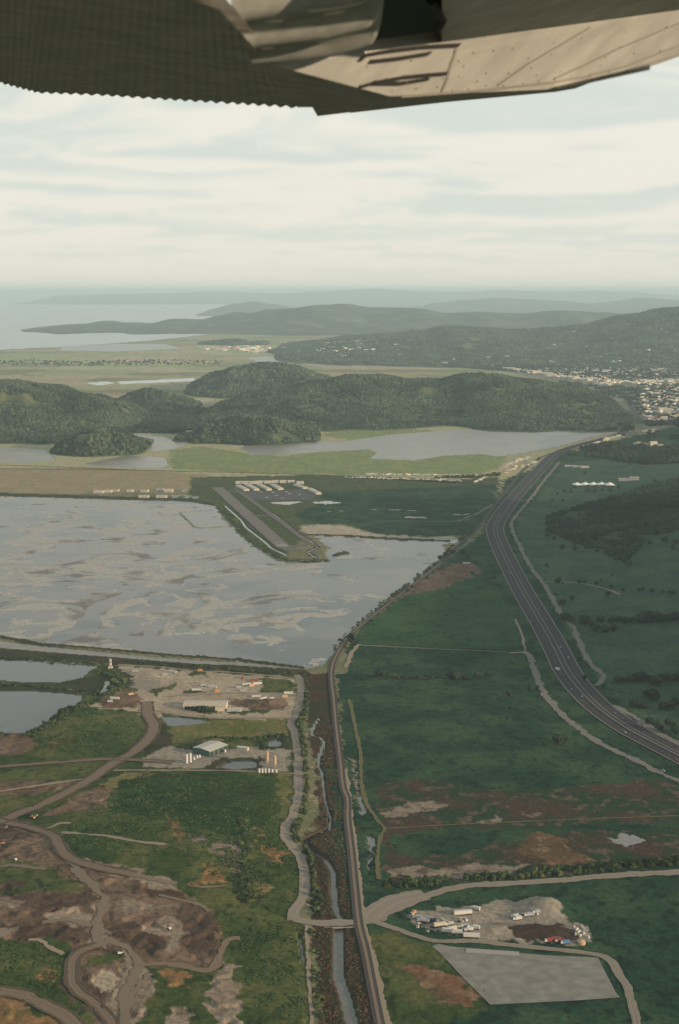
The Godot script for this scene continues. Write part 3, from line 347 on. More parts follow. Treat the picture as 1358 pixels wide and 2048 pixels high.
var junk_spots := [Vector3(192.7, 1.4, -1102.1), Vector3(194.2, 2.2, -1096.7), Vector3(195.1, 2.2, -1092.1), Vector3(199, 1, -1102.9), Vector3(198.9, 1.6, -1090.6), Vector3(195, 1.4, -1086.4), Vector3(201.2, 1.5, -1094.5), Vector3(201.2, 1, -1084.6), Vector3(192, 2, -1088), Vector3(200.3, 1.3, -1098.5)]
var clutter_spots := [Vector3(74.1, 1.3, -1116.4), Vector3(81.6, 1.3, -1115.1), Vector3(65.5, 1.4, -1108.4), Vector3(105, 1.6, -1097.5), Vector3(99.1, 1.2, -1113.5), Vector3(88.1, 1.2, -1112), Vector3(71, 1.4, -1116.3), Vector3(71.7, 1.3, -1094.9), Vector3(100.8, 1.3, -1098), Vector3(100.9, 1.2, -1114.3), Vector3(76.7, 1.3, -1102.7), Vector3(96.2, 1.2, -1097), Vector3(104.9, 1.2, -1117.2), Vector3(90.6, 1.2, -1101.7), Vector3(86.8, 1.2, -1114.6), Vector3(85.5, 1.3, -1116.9), Vector3(105.6, 1.6, -1095.9), Vector3(88.6, 1.2, -1111.4), Vector3(105.1, 1.4, -1103.8), Vector3(103.2, 1.4, -1096.7), Vector3(86.5, 1.2, -1108.4), Vector3(90.8, 1.2, -1108), Vector3(70.2, 1.4, -1111), Vector3(101.8, 1.2, -1118.3), Vector3(64.2, 1.4, -1102.5), Vector3(75.5, 1.3, -1105.1), Vector3(149.4, 1.1, -1126.5), Vector3(165.7, 2.7, -1125), Vector3(147.8, 1.1, -1128.4), Vector3(154.5, 1.6, -1126.3), Vector3(145.2, 1.1, -1121.2), Vector3(144.4, 1.1, -1123.7)]
var red_machine_spots := [Vector3(168.6, 1, -1077.4), Vector3(172.8, 1, -1079.2), Vector3(176.9, 1, -1076.6)]
var blue_machine_spot := Vector3(181.3, 1, -1073.9)
var round_tank_spot := Vector3(194.1, 1, -1073.9)
var shed_spot := [Vector3(-193.9, 1, -1719.9), Vector3(-143.2, 1, -1719.9)]
var office_spot := Vector3(-130.7, 1, -1711.4)
var green_shed_corners := [Vector3(-162.5, 1.2, -1555.3), Vector3(-149.7, 1.5, -1533.6), Vector3(-131.6, 1.2, -1558.9), Vector3(-144.4, 1.1, -1575.3)]
var small_building_spot := Vector3(-110.2, 1.2, -1562.5)
var white_silo_spots := [Vector3(-169.2, 1.7, -1514), Vector3(-165.6, 1.7, -1517.5)]
var tan_tank_spots := [Vector3(-79.8, 1.7, -1508.9), Vector3(-70.8, 1.9, -1496.8)]
var small_tank_spots := [Vector3(-87.1, 2.6, -1480.1), Vector3(-83.7, 2.5, -1480.2), Vector3(-80.4, 2.5, -1480.4), Vector3(-76.7, 2.4, -1480.6), Vector3(-72.9, 2.4, -1480.8), Vector3(-68.6, 2.3, -1481)]
var stack_spots := [Vector3(-169.2, 1.1, -1564.4), Vector3(-165.2, 1.1, -1564.4)]
var tower_spot := Vector3(-318, 1, -1917.8)
var pole_spots := [Vector3(-304.6, 1, -1925.8), Vector3(-83.5, 1.7, -1510.6), Vector3(-58.3, 1.7, -1502.5), Vector3(-377.2, 1, -1807.8)]
var shed_tank_spots := [Vector3(-144.4, 1.3, -1549.8), Vector3(-140.8, 1.2, -1553.4), Vector3(-137.7, 1.2, -1557), Vector3(-132.7, 1.2, -1558.9), Vector3(-130, 1.2, -1553.4), Vector3(-162.5, 1.5, -1526.5), Vector3(-159.6, 1.5, -1531.8), Vector3(-157, 1.4, -1533.6)]
var container_spots := [[Vector3(-130.5, 1, -1866.3), 0, 80], [Vector3(-114.8, 1, -1851.3), 1, 3], [Vector3(-160.1, 1, -1800.7), 2, 25], [Vector3(-107.2, 1, -1777.6), 3, 5], [Vector3(-66.3, 1, -1791.4), 4, 0], [Vector3(-70.3, 1, -1775.3), 5, 10], [Vector3(-187.4, 1, -1805.4), 4, 0], [Vector3(-180.3, 1, -1826.9), 6, 4], [Vector3(-167.7, 1, -1819.7), 4, -20], [Vector3(-229.1, 1.2, -1893.6), 4, -30], [Vector3(-192.2, 1, -1902.1), 2, 10], [Vector3(-116.6, 1, -1826.9), 5, 30], [Vector3(-122.9, 1, -1831.7), 4, 10], [Vector3(-132.5, 1, -1817.3), 6, 5], [Vector3(-98, 1, -1763.9), 4, 50], [Vector3(-88.9, 1.6, -1759.9), 4, 40], [Vector3(-286.9, 3.2, -1758.8), 4, -10], [Vector3(-291.8, 1.9, -1749.7), 6, 10], [Vector3(-269.9, 1.7, -1782.3), 5, 30], [Vector3(-109.2, 1, -1836.6), 4, 12], [Vector3(-126.3, 1, -1803.1), 6, 0], [Vector3(-280.8, 2.1, -1895.5), 6, 0], [Vector3(-237.5, 1.9, -1878), 6, 5]]
var tent_spots := [Vector3(636.3, 3.6, -3759.2), Vector3(657.6, 4.8, -3755.4), Vector3(677.8, 6.2, -3745.3), Vector3(697.7, 7.7, -3734.3), Vector3(716.1, 9.4, -3716.6)]
var barn_spots := [[Vector3(775.3, 8.7, -3842.2), 30, 7], [Vector3(802.2, 10.3, -3841), 26, 9], [Vector3(681.4, 6.3, -4174.3), 30, 4], [Vector3(700.9, 6.8, -4158.5), 26, 4], [Vector3(720.4, 7.2, -4143), 24, 5], [Vector3(243.9, 1, -2682.7), 14, 3]]
var quarry_machines := [Vector3(-301.3, 4, -1339.3), Vector3(-293, 10, -1220.4), Vector3(-171.2, 5.7, -1045.2), Vector3(-304.9, 3.8, -1342.5), Vector3(-322.4, 4.6, -1311.1), Vector3(-314.8, 7.1, -1265), Vector3(-300.2, 3.8, -1343.7), Vector3(-138.2, 6.8, -1087)]
var lot_rows := [[Vector3(15.5, 1, -3964.2), Vector3(339.3, 1, -3889.7), 52, "nearer storage row at the marsh edge"], [Vector3(80, 1, -4030.3), Vector3(406.3, 1, -4008.1), 46, "farther storage row at the marsh edge"], [Vector3(370.9, 1, -3858.6), Vector3(437.1, 1, -4030.3), 14, "short storage row beside the railway"]]
var town_rows := [[Vector3(1085.6, 1, -9652.7), Vector3(1336.8, 1, -8846.4), 9, 70, 40, "in the far bright row behind the wooded hill"], [Vector3(1290.3, 1, -8846.4), Vector3(1500.6, 1, -8208.8), 18, 40, 60, "at the right end of the wooded hill"], [Vector3(1409.6, 1, -9118.5), Vector3(2238.5, 1, -9407.8), 24, 40, 90, "in the far town along the valley edge"], [Vector3(1432.4, 1, -7987.1), Vector3(1506, 1, -7901.8), 6, 45, 30, "where the highway passes behind the hill"], [Vector3(1745.4, 1, -8208.8), Vector3(1988.4, 1, -8347.7), 12, 42, 40, "in the far town right of the highway"], [Vector3(1421.5, 1, -6507.5), Vector3(1412.4, 1, -5906.2), 18, 32, 60, "in the valley estate right of the interchange"], [Vector3(1271, 1, -5906.2), Vector3(1309.3, 11, -5470.8), 16, 30, 50, "just above the interchange trees"], [Vector3(1598.5, 1, -7388.1), Vector3(1640.2, 1, -6871.8), 16, 30, 60, "in the upper valley estate"], [Vector3(926.7, 46.4, -4439.2), Vector3(989.6, 47.6, -4369.8), 12, 24, 12, "in the pale yard beside the interchange"], [Vector3(736, 21.8, -4420.2), Vector3(910.5, 53.8, -4615.7), 18, 16, 10, "along the lagoon shore road"], [Vector3(594.3, 5.3, -4295), Vector3(479.3, 1, -4087.1), 18, 12, 25, "in the scrapyard between railway and highway"], [Vector3(474, 1, -4169.3), Vector3(593.3, 8.1, -4402.7), 14, 14, 20, "along the railway at the lagoon end"], [Vector3(977, 61.8, -4569), Vector3(1037.9, 72.3, -4627.6), 8, 22, 20, "behind the pale yard"], [Vector3(-1305.8, 1, -13389.4), Vector3(-981.2, 1, -12813.8), 8, 70, 20, "on the far left business park"], [Vector3(-769.1, 1, -12285.4), Vector3(-363.3, 1, -13153.1), 10, 60, 40, "in the far middle business park"], [Vector3(-158.5, 1, -11614.4), Vector3(398.1, 1, -11262.6), 18, 60, 40, "along the far slough"], [Vector3(-348, 1, -12597.1), Vector3(183.7, 1, -12813.8), 14, 55, 60, "on the low far hill"], [Vector3(356.8, 1, -12597.1), Vector3(531.7, 1, -10773), 9, 60, 30, "on the far diagonal road"], [Vector3(-881.9, 1, -5835.8), Vector3(-740.7, 1, -6027.4), 18, 15, 50, "in the valley behind the small pond"], [Vector3(-717.4, 1, -5835.8), Vector3(-592.1, 1, -6027.4), 12, 15, 60, "at the foot of the front wooded hill"], [Vector3(-912.5, 1, -7901.8), Vector3(-776.4, 1, -8074.3), 10, 18, 20, "beside the bright slough strip"], [Vector3(-2122.4, 1, -10469.4), Vector3(-1876.2, 1, -10323.9), 9, 25, 20, "on the far left reclaimed fields"], [Vector3(-1643.7, 1, -10695.5), Vector3(-882.3, 1, -10543.7), 14, 25, 30, "among the far field trees"], [Vector3(520.5, 1, -10543.7), Vector3(793.5, 1, -10252.7), 8, 50, 20, "beyond the far brown marsh"], [Vector3(1737.7, 1, -11798.5), Vector3(2696.4, 1, -11348.6), 16, 34, 200, "scattered on the foot of the long ridge"], [Vector3(-1495.3, 1, -6871.8), Vector3(-1157.1, 1, -6871.8), 6, 14, 60, "on the left wooded hill"]]
var white_camper_row := [Vector3(154.7, 1, -3242.6), Vector3(197, 1, -3235.3), 9]
var skin_outline := [Vector3(-0.122, 0.394, -2.586), Vector3(-0.018, 0.394, -2.777), Vector3(0.103, 0.394, -2.999), Vector3(0.227, 0.420, -3.160), Vector3(0.518, 0.481, -3.534), Vector3(0.649, 0.523, -3.665), Vector3(0.804, 0.575, -3.816), Vector3(0.995, 0.652, -3.965), Vector3(0.918, 0.709, -3.675), Vector3(0.823, 0.674, -3.591), Vector3(0.508, 0.579, -3.263), Vector3(0.243, 0.501, -2.978), Vector3(0.077, 0.450, -2.806), Vector3(-0.035, 0.418, -2.683)]
var skin_normal := Vector3(0.550, -0.780, 0.300)
var flap_normal := Vector3(-0.130, -0.989, -0.071)
var flap_edge := [Vector3(-1.153, 0.649, -4.255), Vector3(-1.156, 0.703, -5.009), Vector3(-1.124, 0.732, -5.469), Vector3(-0.803, 0.651, -4.923), Vector3(-0.541, 0.590, -4.557), Vector3(-0.316, 0.538, -4.241), Vector3(-0.114, 0.493, -3.974)]
var flap_root := [Vector3(-0.446, 0.371, -1.663), Vector3(-0.372, 0.359, -1.634), Vector3(-0.308, 0.349, -1.612), Vector3(-0.252, 0.344, -1.634), Vector3(-0.200, 0.342, -1.703), Vector3(-0.148, 0.344, -1.833), Vector3(-0.122, 0.394, -2.586)]
var hinge_outline := [Vector3(-0.122, 0.394, -2.586), Vector3(0.103, 0.394, -2.999), Vector3(0.035, 0.462, -3.818), Vector3(-0.065, 0.510, -4.313), Vector3(-0.071, 0.477, -3.842), Vector3(-0.114, 0.493, -3.974)]
var strip_outline := [Vector3(0.037, 0.614, -5.102), Vector3(0.104, 0.397, -3.021), Vector3(0.231, 0.427, -3.216), Vector3(0.518, 0.481, -3.534), Vector3(0.509, 0.410, -2.873), Vector3(0.503, 0.358, -2.385), Vector3(0.527, 0.372, -2.501), Vector3(0.538, 0.443, -3.161), Vector3(0.586, 0.499, -3.657), Vector3(0.578, 0.529, -3.943), Vector3(0.306, 0.542, -4.253)]
var strip_normal := Vector3(0.071, -0.992, -0.106)
var shade_outline := [Vector3(0.205, 0.490, -2.947), Vector3(0.243, 0.501, -2.978), Vector3(0.510, 0.581, -3.277), Vector3(0.823, 0.674, -3.591), Vector3(0.938, 0.708, -3.658), Vector3(0.731, 0.639, -2.862), Vector3(0.143, 0.461, -2.066)]
var shade_normal := Vector3(0.274, -0.962, -0.012)
var fairing_corners := [Vector3(-0.157, 0.417, -1.954), Vector3(-0.150, 0.385, -2.502), Vector3(-0.104, 0.397, -2.569), Vector3(-0.017, 0.421, -2.668), Vector3(0.060, 0.446, -2.703), Vector3(0.081, 0.458, -2.622), Vector3(0.078, 0.480, -2.250)]
var fairing_normal := Vector3(0.329, -0.942, 0.059)
var gap_outline := [Vector3(0.010, 0.435, -2.756), Vector3(0.015, 0.463, -2.167), Vector3(0.214, 0.520, -2.437), Vector3(0.251, 0.508, -3.018), Vector3(0.207, 0.494, -2.973), Vector3(0.118, 0.467, -2.878)]
var gap_normal := Vector3(0.330, -0.943, 0.042)
var cable_points := [Vector3(0.153, 0.481, -2.475), Vector3(0.173, 0.484, -2.553), Vector3(0.187, 0.485, -2.647), Vector3(0.184, 0.481, -2.704)]
var rivet_spots := [Vector3(0.108, 0.404, -2.984), Vector3(0.160, 0.417, -3.044), Vector3(0.208, 0.428, -3.104), Vector3(0.244, 0.430, -3.166), Vector3(0.283, 0.439, -3.213), Vector3(0.326, 0.452, -3.258), Vector3(0.372, 0.460, -3.320), Vector3(0.421, 0.474, -3.376), Vector3(0.465, 0.485, -3.427), Vector3(0.510, 0.498, -3.476), Vector3(0.557, 0.510, -3.531), Vector3(0.613, 0.525, -3.594), Vector3(0.671, 0.541, -3.659), Vector3(0.727, 0.555, -3.726), Vector3(0.280, 0.492, -3.069), Vector3(0.327, 0.505, -3.121), Vector3(0.373, 0.518, -3.172), Vector3(0.262, 0.469, -3.096), Vector3(0.302, 0.454, -3.207), Vector3(0.320, 0.470, -3.200), Vector3(0.378, 0.481, -3.276), Vector3(0.421, 0.513, -3.274), Vector3(0.434, 0.501, -3.329), Vector3(0.480, 0.531, -3.335), Vector3(0.478, 0.548, -3.288), Vector3(0.572, 0.527, -3.515), Vector3(0.551, 0.571, -3.362), Vector3(0.636, 0.544, -3.588), Vector3(0.641, 0.560, -3.555), Vector3(0.678, 0.584, -3.559), Vector3(0.676, 0.608, -3.495), Vector3(0.731, 0.584, -3.657), Vector3(0.761, 0.579, -3.725), Vector3(0.817, 0.607, -3.755), Vector3(0.805, 0.644, -3.636), Vector3(0.454, 0.493, -3.386), Vector3(0.519, 0.511, -3.459), Vector3(0.254, 0.452, -3.127), Vector3(0.219, 0.443, -3.085), Vector3(0.185, 0.438, -3.035), Vector3(0.093, 0.419, -2.917), Vector3(0.054, 0.427, -2.825), Vector3(0.143, 0.453, -2.920), Vector3(0.184, 0.472, -2.945), Vector3(0.248, 0.474, -3.057), Vector3(0.290, 0.521, -3.011), Vector3(0.329, 0.534, -3.051), Vector3(0.377, 0.547, -3.104), Vector3(0.445, 0.567, -3.178), Vector3(0.483, 0.578, -3.219), Vector3(0.555, 0.601, -3.289), Vector3(0.078, 0.409, -2.915), Vector3(0.137, 0.420, -2.993)]
var seam_lines := [[Vector3(0.218, 0.421, -3.141), Vector3(0.226, 0.441, -3.104), Vector3(0.228, 0.456, -3.069), Vector3(0.238, 0.490, -2.999)], [Vector3(0.355, 0.458, -3.295), Vector3(0.425, 0.506, -3.298), Vector3(0.494, 0.547, -3.318), Vector3(0.564, 0.589, -3.339)], [Vector3(0.507, 0.497, -3.471), Vector3(0.571, 0.528, -3.509), Vector3(0.675, 0.581, -3.561), Vector3(0.841, 0.658, -3.665)], [Vector3(0.610, 0.523, -3.593), Vector3(0.722, 0.561, -3.701), Vector3(0.824, 0.606, -3.769), Vector3(0.875, 0.628, -3.808)], [Vector3(0.735, 0.557, -3.733), Vector3(0.890, 0.615, -3.866)], [Vector3(0.128, 0.399, -3.032), Vector3(0.285, 0.435, -3.225), Vector3(0.509, 0.492, -3.489), Vector3(0.618, 0.524, -3.607)]]
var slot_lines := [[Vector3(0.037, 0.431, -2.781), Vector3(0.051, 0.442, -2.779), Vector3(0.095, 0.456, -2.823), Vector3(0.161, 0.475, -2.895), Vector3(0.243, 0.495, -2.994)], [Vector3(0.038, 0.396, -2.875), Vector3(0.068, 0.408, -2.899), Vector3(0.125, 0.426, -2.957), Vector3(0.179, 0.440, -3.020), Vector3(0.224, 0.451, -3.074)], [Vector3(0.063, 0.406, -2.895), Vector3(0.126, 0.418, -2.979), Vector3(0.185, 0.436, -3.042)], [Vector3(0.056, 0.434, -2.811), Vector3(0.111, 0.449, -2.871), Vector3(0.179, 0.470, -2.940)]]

# colours of the ground covers (linear): main, second, flecks; fleck threshold; height above the water
var covers := {
	0: [Vector3(.24, .22, .13), Vector3(.18, .19, .10), Vector3(.33, .27, .165), 0.3, 1.0],
	1: [Vector3(.028, .070, .042), Vector3(.056, .104, .053), Vector3(.020, .045, .031), 0.15, 1.0],
	2: [Vector3(.062, .092, .033), Vector3(.125, .132, .050), Vector3(.038, .062, .027), 0.2, 1.0],
	3: [Vector3(.175, .116, .080), Vector3(.215, .150, .107), Vector3(.110, .074, .055), 0.22, 1.0],
	4: [Vector3(.470, .385, .280), Vector3(.400, .325, .235), Vector3(.330, .265, .190), 0.42, 1.0],
	5: [Vector3(.070, .052, .034), Vector3(.052, .056, .030), Vector3(.095, .055, .034), .15, 0.7],
	6: [Vector3(.290, .325, .145), Vector3(.225, .275, .125), Vector3(.200, .200, .110), 0.3, 0.6],
	7: [Vector3(.400, .300, .190), Vector3(.330, .275, .160), Vector3(.270, .285, .140), 0.22, 1.0],
	8: [Vector3(.130, .115, .090), Vector3(.110, .100, .080), Vector3(.12, .10, .08), .5, -1.3],
	9: [Vector3(.2, .17, .13), Vector3(.2, .17, .13), Vector3(.2, .17, .13), 0.5, -1.5],
	10: [Vector3(.235, .222, .195), Vector3(.250, .235, .205), Vector3(.215, .205, .182), 0.4, 1.0],
	11: [Vector3(.070, .052, .041), Vector3(.090, .066, .052), Vector3(.055, .042, .034), 0.3, 1.0],
	12: [Vector3(.220, .115, .066), Vector3(.120, .090, .050), Vector3(.270, .175, .110), 0.16, 1.0],
	13: [Vector3(.072, .100, .044), Vector3(.098, .118, .052), Vector3(.135, .120, .068), 0.26, 1.0],
	14: [Vector3(.310, .250, .190), Vector3(.240, .190, .145), Vector3(.140, .108, .082), 0.24, 0.8],
	15: [Vector3(.034, .066, .036), Vector3(.088, .060, .045), Vector3(.150, .110, .085), 0.26, 0.8],
	16: [Vector3(.050, .085, .052), Vector3(.060, .098, .054), Vector3(.034, .060, .040), 0.2, 1.0],
	17: [Vector3(.160, .170, .105), Vector3(.240, .220, .155), Vector3(.380, .345, .275), 0.28, 1.0],
	18: [Vector3(.440, .440, .225), Vector3(.480, .400, .260), Vector3(.310, .310, .185), 0.24, 0.7],
	19: [Vector3(.042, .104, .046), Vector3(.060, .120, .048), Vector3(.028, .066, .038), 0.2, 1.0],
	20: [Vector3(.058, .066, .036), Vector3(.082, .072, .044), Vector3(.036, .046, .028), .2, 1.0],
	21: [Vector3(.370, .315, .245), Vector3(.320, .280, .225), Vector3(.250, .205, .152), 0.36, 1.0],
	22: [Vector3(.200, .185, .072), Vector3(.125, .140, .050), Vector3(.270, .190, .095), 0.26, 1.0],
	23: [Vector3(.034, .070, .026), Vector3(.050, .088, .029), Vector3(.025, .048, .021), 0.2, 1.0],
	24: [Vector3(.300, .170, .078), Vector3(.240, .150, .072), Vector3(.150, .120, .052), 0.26, 1.0],
	25: [Vector3(.060, .070, .036), Vector3(.085, .080, .046), Vector3(.045, .050, .030), .2, 1.6],
	27: [Vector3(.330, .262, .192), Vector3(.285, .220, .160), Vector3(.205, .155, .112), 0.3, 1.0],
	28: [Vector3(.056, .108, .072), Vector3(.082, .134, .078), Vector3(.042, .082, .056), 0.18, 1.0],
	29: [Vector3(.130, .115, .090), Vector3(.110, .100, .080), Vector3(.12, .10, .08), .5, -1.3],
	30: [Vector3(.52, .455, .345), Vector3(.45, .39, .29), Vector3(.34, .28, .21), .34, .5],
	31: [Vector3(.105, .072, .053), Vector3(.130, .090, .066), Vector3(.080, .055, .042), 0.22, 1.0],
	26: [Vector3(.064, .058, .034), Vector3(.082, .056, .036), Vector3(.046, .058, .030), .2, 0.9],
}

func _ready() -> void:
	rng.seed = 11
	setup_view()
	setup_noise()
	setup_materials()
	build_ground()
	build_mudflat()
	build_water()
	build_hills()
	build_mountain()
	build_roads()
	build_runway()
	build_vegetation()
	build_airfield()
	build_depot()
	build_yard()
	build_hillside_buildings()
	build_town()
	build_far_roofs()
	build_traffic()
	build_wing()

# ------------------------------------------------------------------ view, sky, sun
func setup_view() -> void:
	var cam := Camera3D.new()
	cam.name = "camera"
	cam.position = EYE
	cam.rotation_degrees.x = -8.814
	cam.fov = 39.607
	cam.near = 0.05
	cam.far = 200000.0
	var lens := CameraAttributesPhysical.new()
	lens.frustum_focal_length = 50.0
	lens.frustum_focus_distance = 2500.0
	lens.exposure_aperture = 9.0
	lens.frustum_near = 0.05
	lens.frustum_far = 200000.0
	cam.attributes = lens
	add_child(cam)
	cam.fov = 39.607
	cam.current = true
	var env := Environment.new()
	env.background_mode = Environment.BG_SKY
	env.tonemap_mode = Environment.TONE_MAPPER_LINEAR
	env.tonemap_exposure = 1.2
	env.sdfgi_enabled = true
	env.ssao_enabled = true
	env.ssil_enabled = true
	env.fog_enabled = true
	env.fog_density = 0.000031
	env.fog_light_color = Color(0.82, 0.93, 0.98)
	var sky := Sky.new()
	var pan := PanoramaSkyMaterial.new()
	pan.panorama = sky_texture()
	sky.sky_material = pan
	env.sky = sky
	var we := WorldEnvironment.new()
	we.name = "environment"
	we.environment = env
	add_child(we)
	var sun := DirectionalLight3D.new()
	sun.name = "sun"
	sun.light_energy = 1.6
	sun.light_color = Color(1.0, 0.89, 0.75)
	sun.light_angular_distance = 1.0
	sun.shadow_enabled = true
	add_child(sun)
	sun.look_at_from_position(SUN * 1000.0, Vector3.ZERO)

func sky_texture() -> ImageTexture:
	var w := 3072
	var h := 1536
	var a := FastNoiseLite.new()
	a.seed = 5; a.frequency = 0.62; a.fractal_octaves = 6; a.fractal_gain = 0.55
	var b := FastNoiseLite.new()
	b.seed = 19; b.frequency = 0.17; b.fractal_octaves = 4
	var img := Image.create(w, h, false, Image.FORMAT_RGBF)
	img.fill(Color(0.30, 0.31, 0.28))
	var clear := Vector3(0.60, 0.65, 0.60)
	var high := Vector3(0.33, 0.43, 0.50)
	var cloud := Vector3(0.82, 0.775, 0.675)
	var haze := Vector3(0.74, 0.69, 0.58)
	var y := 0
	while y < h / 2 + 4:
		var el := PI * 0.5 - (y + 0.5) / h * PI
		var s := 1 if el < 0.30 else 4
		var dy := sin(el)
		var ch := cos(el)
		var low := exp(-maxf(dy, 0.0) / 0.032)
		var up := smoothstep(0.13, 0.7, dy)
		var base := clear.lerp(high, up)
		var k := 1.0 / (maxf(dy, 0.0) + 0.05)
		for x in range(0, w, s):
			var az := ((x + 0.5) / w - 0.5) * TAU
			var px := sin(az) * ch * k
			var pz := -cos(az) * ch * k
			var wv := b.get_noise_2d(px, pz)
			var wu := b.get_noise_2d(px + 60.0, pz - 25.0)
			var n := a.get_noise_2d(px * 0.75 + wv * 3.4 + pz * 0.22, pz * 1.15 + wu * 2.2 + 40.0) * 1.15 + wv * 0.5
			var c := smoothstep(-0.30, 0.40, n + 0.13)
			c = lerpf(c, c * c * (3.0 - 2.0 * c), 0.35)
			var v := base.lerp(cloud * (1.0 - 0.3 * up), c * (0.74 - 0.3 * up))
			v = v.lerp(haze, low) * 0.95
			if s == 1:
				img.set_pixel(x, y, Color(v.x, v.y, v.z))
			else:
				img.fill_rect(Rect2i(x, y, s, s), Color(v.x, v.y, v.z))
		y += s
	return ImageTexture.create_from_image(img)

# ------------------------------------------------------------------ noise and materials
func noise(n: FastNoiseLite, s: int, freq: float, oct: int) -> void:
	n.seed = s
	n.frequency = freq
	n.fractal_octaves = oct
	n.noise_type = FastNoiseLite.TYPE_SIMPLEX_SMOOTH

func setup_noise() -> void:
	noise(n_big, 3, 1.0 / 90.0, 3)
	noise(n_mid, 7, 1.0 / 22.0, 3)
	noise(n_fine, 13, 1.0 / 6.0, 2)
	noise(n_warp, 23, 1.0 / 26.0, 3)
	noise(n_hill, 31, 1.0 / 700.0, 4)

func grain(seed_: int, freq: float, oct: int, lo: float, hi: float, size := 512) -> ImageTexture:
	var n := FastNoiseLite.new()
	noise(n, seed_, freq, oct)
	var im := n.get_seamless_image(size, size)
	im.convert(Image.FORMAT_L8)
	var data := im.get_data()
	for k in data.size():
		data[k] = int(255.0 * (lo + (hi - lo) * data[k] / 255.0))
	return ImageTexture.create_from_image(Image.create_from_data(size, size, false, Image.FORMAT_L8, data))

func bumps(seed_: int, freq: float, oct: int, strength: float, size := 512) -> ImageTexture:
	var n := FastNoiseLite.new()
	noise(n, seed_, freq, oct)
	var im := n.get_seamless_image(size, size)
	im.convert(Image.FORMAT_RGBA8)
	im.bump_map_to_normal_map(strength)
	return ImageTexture.create_from_image(im)

func lin(r: float, g: float, b: float) -> Color:
	return Color(r, g, b).linear_to_srgb()

func mat(key: String, color: Color, rough := 0.9, tex: Texture2D = null, period := 40.0, vertex := false, normal: Texture2D = null, bump := 1.0) -> StandardMaterial3D:
	var m := StandardMaterial3D.new()
	m.albedo_color = color
	m.roughness = rough
	m.metallic_specular = 0.25
	m.vertex_color_use_as_albedo = vertex
	if tex or normal:
		m.uv1_triplanar = true
		m.uv1_world_triplanar = true
		m.uv1_scale = Vector3.ONE / period
	if tex:
		m.albedo_texture = tex
	if normal:
		m.normal_enabled = true
		m.normal_texture = normal
		m.normal_scale = bump
	mats[key] = m
	return m

